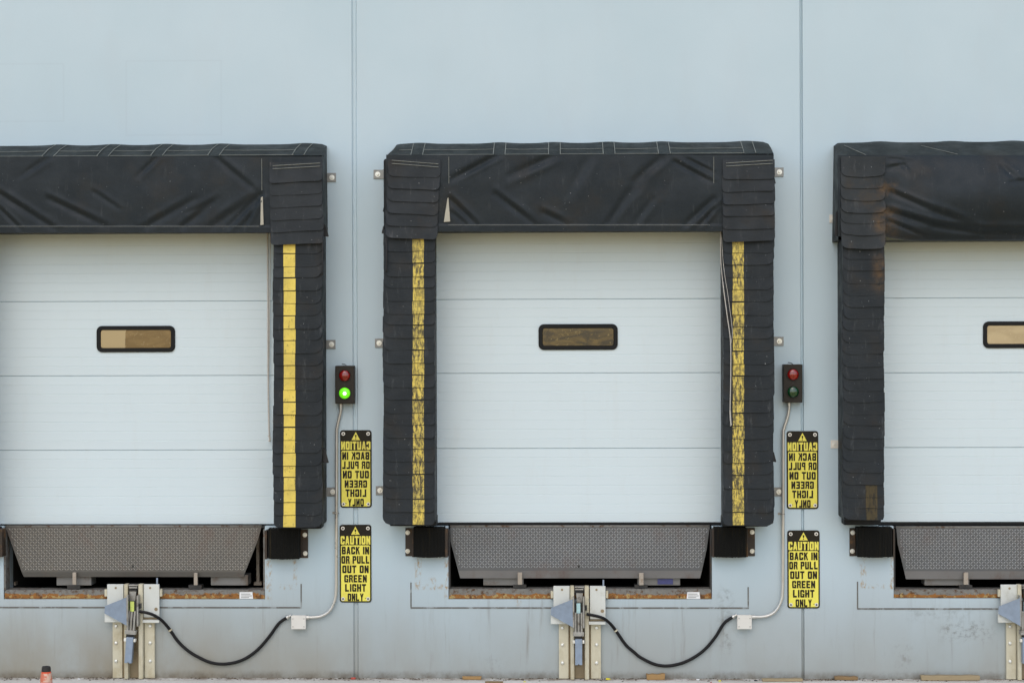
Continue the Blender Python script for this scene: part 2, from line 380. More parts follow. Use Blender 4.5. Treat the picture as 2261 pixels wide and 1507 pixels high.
def tag(o, label, cat, group=None):
    o['label'] = label; o['category'] = cat
    if group: o['group'] = group
    return o
def thing(name, loc, label, cat, group=None):
    o = bpy.data.objects.new(name, None); COL.objects.link(o); o.location = loc; o.empty_display_size = .2
    return tag(o, label, cat, group)
def rrect(x0, z0, x1, z1, r, n=6):
    out = []
    for cx, cz, a0 in ((x1 - r, z1 - r, 0), (x0 + r, z1 - r, 90), (x0 + r, z0 + r, 180), (x1 - r, z0 + r, 270)):
        for i in range(n + 1):
            a = R(a0 + 90 * i / n); out.append((cx + r * math.cos(a), cz + r * math.sin(a)))
    return out
def smooth_path(pts, n=8):
    pts = [Vector(p) for p in pts]; out = []
    for i in range(len(pts) - 1):
        p0, p1, p2, p3 = pts[max(i - 1, 0)], pts[i], pts[i + 1], pts[min(i + 2, len(pts) - 1)]
        for k in range(n):
            t = k / n
            out.append(.5 * ((2 * p1) + (p2 - p0) * t + (2 * p0 - 5 * p1 + 4 * p2 - p3) * t * t + (3 * p1 - p0 - 3 * p2 + p3) * t ** 3))
    return out + [pts[-1]]

# ------------------------------------------------------------------ ground
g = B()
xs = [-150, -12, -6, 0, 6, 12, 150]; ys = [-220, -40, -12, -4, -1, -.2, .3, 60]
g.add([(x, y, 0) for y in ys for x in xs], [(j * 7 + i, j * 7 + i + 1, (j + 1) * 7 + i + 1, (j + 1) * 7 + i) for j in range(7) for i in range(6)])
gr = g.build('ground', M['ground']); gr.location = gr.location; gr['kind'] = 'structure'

# ------------------------------------------------------------------ the warehouse: wall panels, joints, doors
wh = thing('warehouse', (0, 0, 0), 'pale blue-grey warehouse wall of concrete panels with white loading doors', 'building')
WT = .26                                    # wall thickness
BAYS = {                                     # pixel measurements of the three bays
    'left':  dict(pit=(8, 585), door=(-30, 612), joints=(665, 829, 993), bot=1157, win=(213, 719, 386, 777), sill=(1302, 1322), lip=((12, 1163), (14, 1168), (52, 1274), (537, 1272), (570, 1190), (577, 1163)), bevel=1262),
    'mid':   dict(pit=(990, 1572), door=(950, 1606), joints=(660, 823, 989), bot=1153, win=(1189, 715, 1364, 772), sill=(1300, 1322), lip=((994, 1163), (995, 1195), (1016, 1275), (1546, 1277), (1560, 1213), (1567, 1163)), bevel=1259),
    'right': dict(pit=(1973, 2556), door=(1938, 2592), joints=(657, 822, 987), bot=1152, win=(2171, 709, 2345, 768), sill=(1301, 1320), lip=((1979, 1165), (1982, 1200), (2001, 1277), (2530, 1279), (2545, 1215), (2552, 1165)), bevel=1260)}
J1, J2 = P(784, 753)[0], P(1771, 753)[0]
HEAD = P(1130, 480)[1]
def wall_panel(xa, xb, holes):
    X = sorted(set([xa, xb] + [q for h in holes for q in (h[0], h[1])])); Z = sorted(set([-.3, 8.0] + [q for h in holes for q in (h[2], h[3])]))
    b = B(); solid = {}
    for i in range(len(X) - 1):
        for j in range(len(Z) - 1):
            cx, cz = (X[i] + X[i + 1]) / 2, (Z[j] + Z[j + 1]) / 2
            solid[i, j] = not any(h[0] < cx < h[1] and h[2] < cz < h[3] for h in holes)
    for (i, j), s in solid.items():
        if not s: continue
        a, c, d, e = X[i], X[i + 1], Z[j], Z[j + 1]
        b.add([(a, 0, d), (c, 0, d), (c, 0, e), (a, 0, e)], [(0, 1, 2, 3)]); b.add([(a, WT, d), (c, WT, d), (c, WT, e), (a, WT, e)], [(3, 2, 1, 0)])
        for (di, dj, q) in ((-1, 0, ((a, d), (a, e))), (1, 0, ((c, e), (c, d))), (0, -1, ((c, d), (a, d))), (0, 1, ((a, e), (c, e)))):
            if not solid.get((i + di, j + dj), False):
                (x0, z0), (x1, z1) = q
                b.add([(x0, 0, z0), (x0, WT, z0), (x1, WT, z1), (x1, 0, z1)], [(0, 1, 2, 3)])
    return b.build('wall_panel', M['wall'], wh)
def holes(k):
    d = BAYS[k]; dx0, dx1 = P(d['door'][0], 800)[0], P(d['door'][1], 800)[0]
    px0, px1 = P(d['pit'][0], 1250)[0], P(d['pit'][1], 1250)[0]
    zb = P(sum(d['pit']) / 2, d['sill'][1])[1]; zd = P(sum(d['pit']) / 2, 1161)[1]
    return [(dx0, dx1, zd, HEAD), (px0, px1, zb, zd + .0001)]
GAP1, GAP2 = .021, .012
wall_panel(-9.0, J1 - GAP1, holes('left'))
wall_panel(J1 + GAP1, J2 - GAP2, holes('mid'))
wall_panel(J2 + GAP2, 9.0, holes('right'))
def joint(xc, gap, deep):
    b = B()
    pr = [(-gap + .0005, .001), (-gap * .55, deep), (-gap * .15, deep * .75), (gap * .15, deep * .75), (gap * .55, deep), (gap - .0005, .001)]
    zs = [-.2 + i * .4 for i in range(21)]; zs[-1] = 7.99
    vs = [(xc + x, y, z) for z in zs for x, y in pr]; n = len(pr)
    b.add(vs, [(j * n + i, j * n + i + 1, (j + 1) * n + i + 1, (j + 1) * n + i) for j in range(20) for i in range(n - 1)])
    b.build('joint_sealant', M['wall'], wh)
joint(J1, GAP1, .016); joint(J2, GAP2, .02)
b = B(); b.box(-9, 9, WT + .003, 24, 7.7, 7.95); b.build('roof', M['roof'], wh)
for x0, x1 in ((-9, -8.75), (8.75, 9)):
    b = B(); b.box(x0, x1, WT + .003, 24, -.3, 7.697); b.build('side_wall', M['wall'], wh)
# raked caulk round the concrete infill of each pit
for q in (((0, 1340, 666, 1340.1), (665, 1288, 665.1, 1341)), ((907, 1341, 1652, 1341.1), (907.5, 1285, 907.6, 1343), (1652, 1295, 1652.1, 1343)), ((1893, 1343, 2255, 1343.1), (1893.5, 1283, 1893.6, 1344), (2255, 1343, 2640, 1343.1))):
    b = B()
    for (a, c, d, e) in q:
        x0, z0, x1, z1 = rect(a, c, d, e)
        if abs(d - a) > abs(e - c): b.box(x0, x1, -.003, .004, z0 - .006, z0 + .006)
        else: b.box(x0 - .005, x0 + .005, -.0025, .004, z0, z1)
    b.build('caulk_line', M['caulk'], wh)
# hairline cold joints rising from the infill corners
DY = .065                                     # door leaf front plane
for k, d in BAYS.items():
    x0, x1 = P(d['door'][0], 800, DY)[0] - .03, P(d['door'][1], 800, DY)[0] + .03
    pc = sum(d['pit']) / 2
    zj = [P(pc, y, DY)[1] for y in (d['bot'],) + tuple(reversed(d['joints']))]; sec = (zj[3] - zj[0]) / 3; zj += [zj[3] + sec, zj[3] + 2 * sec]
    prof = []
    for i in range(5):
        a, c = zj[i], min(zj[i + 1], HEAD + .12)
        n = 8; st = (zj[i + 1] - a) / n
        prof += [(a + .001, DY + .012), (a + .0035, DY + .001)]
        for r_ in range(1, n):
            z = a + r_ * st
            if z > c - .01: break
            prof += [(z - .0026, DY), (z - .0008, DY + .0013), (z + .0008, DY + .0013), (z + .0026, DY)]
        prof += [(c - .0035, DY + .001), (c - .001, DY + .012)]
        if c < zj[i + 1]: break
    b = B(); n = len(prof)
    b.add([(x0, y, z) for z, y in prof] + [(x1, y, z) for z, y in prof], [(i, n + i, n + i + 1, i + 1) for i in range(n - 1)])
    b.add([(x0, DY + .05, prof[0][0]), (x1, DY + .05, prof[0][0]), (x1, DY + .05, prof[-1][0]), (x0, DY + .05, prof[-1][0])], [(3, 2, 1, 0)])
    dr = b.build('overhead_door', M['door'], wh)
    dr['label'] = {'left': 'white ribbed door with half tan half brown window', 'mid': 'white ribbed door with dark amber window', 'right': 'white ribbed door with pale tan window'}[k]
    a = d['win']; x0_, z0_, x1_, z1_ = rect(*a, DY - .014)
    bw = .034
    o1 = rrect(x0_, z0_, x1_, z1_, .045); o2 = rrect(x0_ + .006, z0_ + .006, x1_ - .006, z1_ - .006, .04); i2 = rrect(x0_ + bw - .005, z0_ + bw - .005, x1_ - bw + .005, z1_ - bw + .005, .022); i1 = rrect(x0_ + bw, z0_ + bw, x1_ - bw, z1_ - bw, .018)
    m = len(o1); vs = [(x, DY, z) for x, z in o1] + [(x, DY - .011, z) for x, z in o1] + [(x, DY - .014, z) for x, z in o2] + [(x, DY - .014, z) for x, z in i2] + [(x, DY - .004, z) for x, z in i1]
    b = B(); b.add(vs, [(r_ * m + i, r_ * m + (i + 1) % m, (r_ + 1) * m + (i + 1) % m, (r_ + 1) * m + i) for r_ in range(4) for i in range(m)])
    b.build('window_frame', M['gasket'], dr)
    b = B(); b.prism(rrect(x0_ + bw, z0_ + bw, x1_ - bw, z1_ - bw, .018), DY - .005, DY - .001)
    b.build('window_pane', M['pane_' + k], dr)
    b = B(); z_ = zj[0]
    b.box(x0, x1, DY - .012, DY + .045, z_ - .026, z_ - .001, .004); b.build('bottom_seal', M['gasket'], dr)

# ------------------------------------------------------------------ dock levelers
def leveler(k, label, warm, decal):
    d = BAYS[k]; pc = sum(d['pit']) / 2
    px0, px1 = P(d['pit'][0], 1250)[0], P(d['pit'][1], 1250)[0]
    zs0, zs1 = P(pc, d['sill'][1])[1], P(pc, d['sill'][0])[1]
    zd = P(pc, 1160)[1]
    t = thing('dock_leveler', ((px0 + px1) / 2, .3, zs0), label, 'dock leveler', 'levelers under the loading doors')
    LY = .022
    pts = [P(x, y, LY) for x, y in d['lip']]
    ztop = (pts[0][1] + pts[-1][1]) / 2; zbot = (pts[2][1] + pts[3][1]) / 2; zb = P(pc, d['bevel'], LY)[1]
    pts[0] = (pts[0][0], ztop); pts[-1] = (pts[-1][0], ztop); pts[2] = (pts[2][0], zbot); pts[3] = (pts[3][0], zbot)
    def edge(z, side):
        L = pts[0:3] if side == 0 else pts[:2:-1]
        for (xa, za), (xb, zb_) in zip(L, L[1:]):
            if zb_ <= z <= za: return xa + (xb - xa) * (za - z) / (za - zb_ + 1e-9)
        return L[-1][0]
    b = B(); b.prism([pts[0], pts[1], (edge(zb, 0), zb), (edge(zb, 1), zb), pts[4], pts[5]], LY, LY + .016)
    P_ = .0215; z = ztop - .016; row = 0
    while z > zb + .012:
        x = edge(z, 0) + .02; c = 0
        x = px0 + math.ceil((x - px0) / P_) * P_
        while x < edge(z, 1) - .016:
            s = 1 if (row + int(round((x - px0) / P_))) % 2 else -1
            a = Vector((math.cos(R(45 * s)), 0, math.sin(R(45 * s)))); n_ = Vector((-a.z, 0, a.x)); cc = Vector((x, LY, z))
            b.add([cc + a * .0142, cc + n_ * .0044, cc - a * .0142, cc - n_ * .0044, cc + a * .006 + Vector((0, -.0022, 0)), cc - a * .006 + Vector((0, -.0022, 0))],
                  [(0, 1, 4), (1, 2, 5, 4), (2, 3, 5), (3, 0, 4, 5)], False, 1)
            x += P_
        z -= P_; row += 1
    lip = b.build('lip', [M['lip_warm' if warm else 'lip'], M['bump_warm' if warm else 'bump']], t)
    b = B(); vs = []
    xa, xb = edge(zb, 0), edge(zb, 1)
    b.add([(xa, LY, zb), (xb, LY, zb), (pts[3][0], LY + .010, zbot), (pts[2][0], LY + .010, zbot), (xa, LY + .016, zb), (xb, LY + .016, zb), (pts[3][0], LY + .016, zbot), (pts[2][0], LY + .016, zbot)],
          [(0, 3, 2, 1), (4, 5, 6, 7), (3, 7, 6, 2), (0, 4, 7, 3), (1, 2, 6, 5)])
    b.build('bevelled_edge', M['lip_warm' if warm else 'lip_edge'], lip)
    cx = P(pc + 2, 1250)[0] + (-.0 if k != 'left' else .0)
    b = B(); b.cyl(P(293 if warm else (1278 if k == 'mid' else 2262), 1250, LY), .011, LY - .0015, LY + .004, 12); b.build('lip_hole', M['black'], lip)
    # deck over the pit, hinge tube along its front edge
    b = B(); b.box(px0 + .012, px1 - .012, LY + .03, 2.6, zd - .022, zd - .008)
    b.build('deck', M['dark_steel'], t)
    b = B(); b.tube([(pts[0][0], LY + .012, ztop + .004), (pts[-1][0], LY + .012, ztop + .004)], .011, 10); b.build('hinge_tube', M['rust'], t)
    # pit frame: sill angle and curb angles
    b = B(); b.box(px0 + .003, px1 - .003, .010, .16, zs0 + .003, zs1, .003); b.build('sill_angle', M['rust'], t)
    for a, c in ((px0 + .002, px0 + .014), (px1 - .014, px1 - .002)):
        b = B(); b.box(a, c, .006, .12, zs1 + .001, zd - .03); b.build('curb_angle', M['dark_steel'] if not warm else M['rust'], t)
    # lip keepers and cross-bar pieces glimpsed below the lip
    off = {'left': -985, 'mid': 0, 'right': 985}[k]
    for kx, yy in ((1148, 1277), (1416, 1278)):
        x0, z0, x1, z1 = rect(kx + off + (0 if k != 'left' else 2) - 5, yy - 14, kx + off + 5, yy + 13, -.01)
        b = B(); b.box(x0, x1, -.012, .012, z0, z1, .003); b.build('lip_keeper', M['keeper'], t)
        x0, z0, x1, z1 = rect(kx + off - 15, 1291, kx + off + 14, 1305, .05)
        b = B(); b.box(x0, x1, .05, .16, zs1 + .001, max(z1, zs1 + .03), .003); b.build('keeper_foot', M['dark_steel'], t)
    for (a, c) in ((1067, 1156), (1408, 1502)):
        x0, z0, x1, z1 = rect(a + off + (42 if k == 'left' else 0) - (10 if k == 'right' else 0), 1274, c + off + (30 if k == 'left' else 0), 1292, .05)
        b = B(); b.box(x0, x1, .06, .22, z0, z1 + .02, .004); sp = b.build('cross_beam', M['support'], t)
        if a > 1300 and decal:
            b = B(); b.pbox(1452, 1277, 1486, 1289, .054, .058); b.build('decal', M['decal_navy'], sp)
    lx = {'left': 529, 'mid': 1516}.get(k)
    if lx:
        x0, z0, x1, z1 = rect(lx, 1306, lx + 30, 1321, .008)
        b = B(); b.prism([(x0 + (.0 if k == 'left' else .006), z1), (x1 - .006, z1), (x1, z0), (x0, z0)], .006, .0085)
        lb = b.build('notice_label', M['decal_white'], t)
        b = B()
        for q, ww in ((.72, .8), (.45, .9), (.2, .7)):
            z = z0 + (z1 - z0) * q; b.box(x0 + .012, x0 + (x1 - x0) * ww, .0045, .0058, z - .0022, z + .0022)
        b.build('label_print', M['support'], lb)
    if k == 'left':
        for a, c in ((22, 30), (566, 573)):
            x0, z0, x1, z1 = rect(a, 1205, c, 1300, .3); b = B(); b.box(x0, x1, .29, .34, zs1, zd - .03, .003)
            b.box(x0 - .02, x1 + .02, .285, .345, zs1 + .001, zs1 + .03, .003); b.build('lift_post', M['keeper'], t)
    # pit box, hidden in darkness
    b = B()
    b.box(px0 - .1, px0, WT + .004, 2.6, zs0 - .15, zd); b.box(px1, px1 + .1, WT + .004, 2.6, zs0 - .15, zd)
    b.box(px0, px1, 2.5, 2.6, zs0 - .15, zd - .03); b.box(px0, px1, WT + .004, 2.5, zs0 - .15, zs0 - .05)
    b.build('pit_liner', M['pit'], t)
    return t
leveler('left', 'dusty brown diamond-plate leveler lip under the door with the half tan window', True, False)
leveler('mid', 'grey diamond-plate leveler lip between two bumpers, blue decal below its right half', False, True)
leveler('right', 'shiny grey diamond-plate leveler lip under the door with the pale tan window', False, False)

# ------------------------------------------------------------------ dock bumpers
def bumper(rub, plate_, inner, bolts, ytop, ybot, label):
    YF = -.115
    c = P((rub[0] + rub[1]) / 2, ybot, 0); t = thing('dock_bumper', (c[0], -.05, c[1]), label, 'dock bumper', 'rubber dock bumpers below the doors')
    x0, z0, x1, z1 = rect(rub[0], ytop, rub[1], ybot, YF)
    b = B(); n = 22; rr = random.Random(int(rub[0]))
    for i in range(n):                         # vertical laminations, slightly uneven at the worn bottom
        a, e = x0 + (x1 - x0) * i / n, x0 + (x1 - x0) * (i + 1) / n
        sag = .005 * math.sin(math.pi * (i + .5) / n); dy = rr.uniform(0, .008)
        b.box(a + .0002, e - .0002, YF + dy * .35, -.01, z0 - sag + rr.uniform(-.002, .002), z1 - rr.uniform(0, .004), .0015, 1)
    b.build('rubber_block', M['rubber'], t)
    x0p, z0p, x1p, z1p = rect(plate_[0], ytop + 2, plate_[1], ybot - 2, -.012)
    outer_left = plate_[0] < rub[0]
    b = B(); b.box(x0p, x1p, -.010, -.0005, z0p, z1p, .002)
    xe = x1p if outer_left else x0p; b.box(xe - .006, xe + .006, -.085, -.0105, z0p + .001, z1p - .001, .002)
    pl = b.build('mounting_angle', M['brown_steel'], t)
    for bx, by in bolts:
        b = B(); b.cyl(P(bx, by, -.012), .019, -.013, -.0095, 18, bev=.001); b.cyl(P(bx, by, -.012), .012, -.026, -.0135, 6, bev=.002); b.build('bolt', M['bolt'], pl)
    x0i, _, x1i, _ = rect(inner[0], ytop, inner[1], ybot, -.06)
    b = B(); b.box(x0i, x1i, -.10, -.0006, z0p, z1p, .002); b.build('inner_angle', M['brown_steel'], t)
bumper((592, 660), (660, 680), (586, 591), ((673, 1180), (674, 1221)), 1166, 1233, 'black rubber bumper under the pad with the bright clean yellow stripe')
bumper((-84, -4), (-104, -84), (-4, 8), ((-96, 1177), (-96, 1218)), 1163, 1228, 'rust-edged bumper cut off by the left border of the photo')
bumper((913, 982), (895, 913), (983, 989), ((900, 1175), (900, 1216)), 1163, 1229, 'black rubber bumper at the left end of the leveler with the blue decal')
bumper((1577, 1648), (1648, 1667), (1572, 1576), ((1661, 1174), (1661, 1216)), 1163, 1229, 'black rubber bumper at the right end of the leveler with the blue decal')
bumper((1893, 1970), (1876, 1893), (1970, 1974), ((1883, 1175), (1882, 1216)), 1163, 1229, 'black rubber bumper beside the shiny leveler lip, below the pad with faded yellow')

# ------------------------------------------------------------------ dock seals
PADY = -.33
def dist_seg(p, a, b):
    ax, ay = a; bx, by = b; dx, dy = bx - ax, by - ay; L2 = dx * dx + dy * dy
    t = max(0, min(1, ((p[0] - ax) * dx + (p[1] - ay) * dy) / L2)); qx, qy = ax + t * dx, ay + t * dy
    L = math.sqrt(L2); sgn = ((p[0] - ax) * dy - (p[1] - ay) * dx) / L
    return math.hypot(p[0] - qx, p[1] - qy), sgn, t
def fold_depth(px, py, folds):
    y = 0
    for (xa, ya, xb, yb, wd, am) in folds:
        wd *= .74
        d, sg, t = dist_seg((px, py), (xa, ya), (xb, yb)); tp = .35 + .65 * math.sin(math.pi * min(1, .15 + t * .85))
        y += .7 * am * tp * (math.exp(-(d / wd) ** 2) - .55 * math.exp(-((sg - 1.7 * wd) / wd) ** 2) * math.exp(-(max(0, d - abs(sg)) / wd) ** 2))
    return y
US = [0, .006, .02, .045, .08, .13, .2, .3, .4, .5, .6, .7, .8, .87, .92, .955, .98, .994, 1]
def pleat(b, x0, x1, zt, zb, Yb, rng, slope=0, rad=.034, rl=None, rr=None, tilt=.016, th=.005, bow=0.0):
    rl = rad if rl is None else rl; rr = rad if rr is None else rr
    ph = rng.uniform(0, 6); am = rng.uniform(.0006, .0020); ta = tilt * rng.uniform(.75, 1.3); W = x1 - x0; sk = rng.uniform(-.006, .006); cl, cr_ = rng.uniform(0, 1) ** 3 * .016, rng.uniform(0, 1) ** 3 * .016
    def bot(u):
        x = u * W; z = zb + slope * (u - .5) + am * math.sin(ph + u * 7) - bow * math.sin(math.pi * u) + sk * (u - .5)
        if rl and x < rl: z += rl - math.sqrt(max(0, rl * rl - (rl - x) ** 2))
        if rr and W - x < rr: z += rr - math.sqrt(max(0, rr * rr - (rr - (W - x)) ** 2))
        return z
    def fn(u, v):
        z = zt + (bot(u) - zt) * v
        y = Yb - .001 - ta * v - am * 1.0 * math.sin(ph * 2 + u * 9) * v + .006 * (abs(2 * u - 1) ** 8) - (cl * max(0, 1 - u / .35) ** 2 + cr_ * max(0, (u - .65) / .35) ** 2) * v ** 3
        return Vector((x0 + u * W, y, z))
    b.sheet(fn, 0, 5, th, us=US)
    return fn
def lines_tube(b, pts, r=.0022, dash=.0, gap=.0):
    b.tube(pts, r, 5)

def seal(k, label, header, pads, pleat_mat, folds, belly=0, grp='padded seals round the loading doors'):
    rng = random.Random(sum(ord(c) for c in k) * 7)
    x0, x1, ytop, yseam, yhem, ybot = header
    c = P((x0 + x1) / 2, 1160); t = thing('dock_seal', (c[0], 0, c[1]), label, 'dock seal', grp)
    # header body: sloping lid, closed ends and underside
    cham = 18; ch_l, ch_r = {'left': (.25, .25), 'mid': (1, .2), 'right': (.5, .3)}[k]
    zt = P((x0 + x1) / 2, ytop, 0)[1]; zs = P((x0 + x1) / 2, yseam, PADY)[1]; zb = P((x0 + x1) / 2, ybot, PADY)[1]
    X0, X1 = P(x0, 330, PADY)[0], P(x1, 330, PADY)[0]
    n = 70; vs = []; rows = 7
    bumps = header_bumps[k]
    b = B(); G = []
    for j in range(rows + 1):
        v = j / rows
        for i in range(n + 1):
            u = i / n; x = X0 + (X1 - X0) * u; pxx = x0 + (x1 - x0) * u
            lift = sum(.016 * math.exp(-((pxx - q) / 30) ** 2) for q in bumps) * .6 - .003
            y = -.002 + (PADY - .004 + .002) * v; z = zt + lift * (1 - v) + (zs - zt) * v ** 1.15
            y -= .006 * math.sin(math.pi * v) * math.sin(pxx * .05 + j)
            e = min(u, 1 - u) * (x1 - x0)
            if e < cham: q_ = ch_l if u < .5 else ch_r; z -= (1 - e / cham) ** 2 * .05 * (1 - v) * max(.3, q_); x += (.03 * q_ if u < .5 else -.03 * q_) * (1 - v) * (1 - e / cham)
            G.append(Vector((x, y, z)))
    Wn = n + 1; fs = [(j * Wn + i, j * Wn + i + 1, (j + 1) * Wn + i + 1, (j + 1) * Wn + i) for j in range(rows) for i in range(n)]
    b.add(G, fs, True)
    # underside and ends
    b.add([(X0, PADY, zb + .01), (X1, PADY, zb + .01), (X1, -.002, zb + .01), (X0, -.002, zb + .01)], [(0, 1, 2, 3)])
    for s_, xx in ((0, X0), (1, X1)):
        col_ = [G[j * Wn + (n if s_ else 0)] for j in range(rows + 1)]
        b.add(col_ + [Vector((xx, PADY, zb + .01)), Vector((xx, -.002, zb + .01))], [tuple(range(rows + 3))])
    hd = b.build('header_pad', M['top_vinyl'], t)
    # front curtain with its folds
    def cur(u, v):
        px = x0 + (x1 - x0) * u; py = yseam + (ybot - yseam) * v
        yb_ = ybot
        if belly:
            e = min(1, max(0, (px - pads[0]['x1']) / 40)); yb_ = ybot + belly_drop(px, k)
            py = yseam + (yb_ - yseam) * v
        x, z = P(px, py, PADY)
        y = PADY - .012 - .010 * math.sin(math.pi * v) + fold_depth(px, py, folds)
        y -= .0030 * math.sin(px * .021 + 1.3 * math.sin(py * .03)) * math.sin(math.pi * v)
        if belly: y -= belly * math.sin(math.pi * min(1, v * 1.02)) ** .8 * min(1, max(0, (px - pads[0]['x1'] + 20) / 120))
        if not belly and py > yhem: y -= .006
        return Vector((x, y, z))
    b = B(); b.sheet(cur, 230, 64, .004); b.build('curtain', M['curtain'], hd)
    # stitching
    st = B()
    def onlid(px, f, dy=-.004):
        u = (px - x0) / (x1 - x0); i = min(n, max(0, int(round(u * n)))); j = f * rows; a = int(j); fr = j - a
        p = G[a * Wn + i] * (1 - fr) + G[min(rows, a + 1) * Wn + i] * fr
        return Vector((P(px, 330, PADY)[0] if 0 < u < 1 else p.x, p.y + dy, p.z + .004))
    if k != 'right':
        for q in bumps:
            for s_ in (-13, 13):
                st.tube([onlid(q + s_ + (6 if k == 'left' else 0), .1), onlid(q + s_, .5), onlid(q + s_ - (3 if k == 'left' else 0), .98)], .0030, 5)
        segs = [x0 + 25] + [z_ for q in bumps for z_ in (q - 13, q + 13)] + [x1 - 25]
        for a, e in zip(segs[::2], segs[1::2]):
            if e - a > 20:
                m_ = int((e - a) / 12); st.tube([onlid(a + (e - a) * i / m_, .62) for i in range(m_ + 1)], .0018, 5)
                st.tube([onlid(a + (e - a) * i / m_, .97) for i in range(m_ + 1)], .0018, 5)
        for a, yb_ in stitch_cols[k]:
            st.tube([Vector((*P(a, yseam + 4, PADY - .03),))if False else Vector((P(a, yseam + 4, PADY - .02)[0], PADY - .021, P(a, yseam + 4, PADY - .02)[1])), Vector((P(a, yb_, PADY - .03)[0], PADY - .026, P(a, yb_, PADY - .03)[1]))], .0022, 5)
        hx0, hx1 = pads[0]['x1'] + 30, pads[1]['x0'] - 30
        st.tube([cur((hx0 + (hx1 - hx0) * i / 60 - x0) / (x1 - x0), (yhem - yseam + 1) / (ybot - yseam)) + Vector((0, -.002, 0)) for i in range(61)], .0016, 5)
    else:
        for (a, c_, d_, e_) in ((1873, .3, 1912, .95), (2045, .35, 2115, .95)):
            st.tube([onlid(a, c_), onlid(d_, e_)], .0022, 5)
    for (a, c_, d_, e_) in slits[k]:
        pass
    stitched = st
    # side pads
    for pi, pd in enumerate(pads):
        a0, a1, yt, yb_ = pd['x0'], pd['x1'], pd['yt'], pd['yb']
        X0_, Z0_, X1_, Z1_ = rect(a0, yt, a1, yb_, PADY)
        b = B(); b.box(X0_ + .006, X1_ - .006, PADY + .004, -.001, Z0_ + .004, zs - .02, .018, 3)
        # backing board that shows a little below and outside the pad
        bo = .03 if pi == 0 else -.03
        b.box(X0_ + (bo if bo > 0 else .0) + .002, X1_ + (bo if bo < 0 else 0) - .002, -.16, -.0015, Z0_ - pd.get('back', .030), Z0_ + .05, .008)
        pad = b.build('side_pad', M['core'], t)
        # small wear pleats
        b = B(); ys = B(); ny = pd['n']; ya = pd['y0']; step = (yb_ - ya) / ny
        inner = 1 if pi == 0 else -1
        for i in range(ny - 1, -1, -1):
            py0, py1 = ya + step * i, ya + step * (i + 1)
            jit = rng.uniform(-2.2, 2.2); wob = 1.6 * math.sin(i * .55 + pi * 2); jx0, jx1 = wob * .6 + rng.uniform(-1.0, .8), wob * .6 + rng.uniform(-.8, 1.0)
            xa, za = P(a0 + jx0, py0 - 12, PADY - .015); xb, zb_ = P(a1 + jx1, py1 + jit, PADY - .015)
            za = P((a0 + a1) / 2, py0 - 21, PADY - .015)[1]; zb_ = P((a0 + a1) / 2, py1 + jit, PADY - .015)[1]
            last = i == ny - 1
            fn = pleat(b, xa, xb, za, zb_, PADY, rng, rl=.034 if pi == 1 else .062, rr=.034 if pi == 0 else .062, tilt=.010)
            if pd.get('stripe') and py1 > pd['stripe'][2] - 2:
                s0, s1 = pd['stripe'][:2]
                ua = (P(s0 + rng.uniform(-.8, .8), py1, PADY - .015)[0] - xa) / (xb - xa); ub = (P(s1 + rng.uniform(-.8, .8), py1, PADY - .015)[0] - xa) / (xb - xa)
                v0 = .44
                ys.sheet(lambda u, v: fn(ua + (ub - ua) * u, v0 + (.985 - v0) * v) + Vector((0, -.0016, 0)), 6, 5, .001)
        wp = b.build('wear_pleats', pd.get('mat', M['pleat']), pad)
        if pd.get('stripe'): ys.build('yellow_stripe', pd['stripe'][3], pad)
        # larger pleats over the header corner
        b = B(); tops = pd['tops']; ux0, ux1 = pd['ux']
        for i in range(len(tops) - 2, -1, -1):
            py0, py1 = tops[i], tops[i + 1]
            sh = pd.get('shift', 0) * i
            Yb = PADY - .030
            xa = P(ux0 + sh + rng.uniform(-1, 1), py1, Yb)[0]; xb = P(ux1 + sh + rng.uniform(-1, 1), py1, Yb)[0]
            za = P((ux0 + ux1) / 2, py0 - (10 if i else 0), Yb)[1]; zb_ = P((ux0 + ux1) / 2, py1, Yb)[1]
            pleat(b, xa, xb, za, zb_, Yb, rng, slope=pd['slope'], rl=.03 if pi == 1 else .045, rr=.045 if pi == 0 else .03, tilt=.012, bow=pd.get('bow', 0))
        # fabric cheeks closing the pleat stack to the pad behind it
        xa, xb = P(ux0 + 4, 430, PADY)[0], P(ux1 - 4, 430, PADY)[0]
        b.box(xa, xb, PADY - .030, PADY + .02, P(ux0, tops[-1] - 14, PADY)[1], P(ux0, tops[0] + 3, PADY)[1], .008)
        b.build('corner_pleats', pd.get('topmat', M['pleat_top']), pad)
        if k != 'right':
            for q in (0, 1):
                ya_, yc_ = (tops[0] + (2 if pi == 0 else 8) + q * 7, tops[0] + (10 if pi == 0 else 2) + q * 7)
                stitched.tube([Vector((P(ux0 + 8, ya_, PADY - .037)[0], PADY - .0365 - .003 * q, P(ux0 + 8, ya_, PADY - .037)[1])), Vector((P(ux1 - 4, yc_, PADY - .037)[0], PADY - .0365 - .003 * q, P(ux1 - 4, yc_, PADY - .037)[1]))], .0026, 5)
        # loose flaps standing out of the outline
        for (fx, fy, w_, h_) in pd.get('flaps', ()):
            b = B(); xx, zz = P(fx, fy, PADY + .04)
            s_ = -1 if pi == 0 else 1
            b.prism([(xx - s_ * .02, zz + h_), (xx, zz + h_ * .9), (xx + s_ * w_, zz), (xx + s_ * w_ * .8, zz - .006), (xx - s_ * .02, zz)], PADY + .04, PADY + .046)
            b.build('loose_flap', M['strap'], pad)
        for (pa, pb) in pd.get('straps', ()):
            b = B(); p0, p1 = V(*pa, PADY - .036), V(*pb, PADY - .040)
            b.tube(smooth_path([p0, p0.lerp(p1, .4) + Vector((.004, -.004, 0)), p1, p1 + Vector((-.004, .01, -.008))], 5), .0065, 6); b.build('strap', M['strap'], pad)
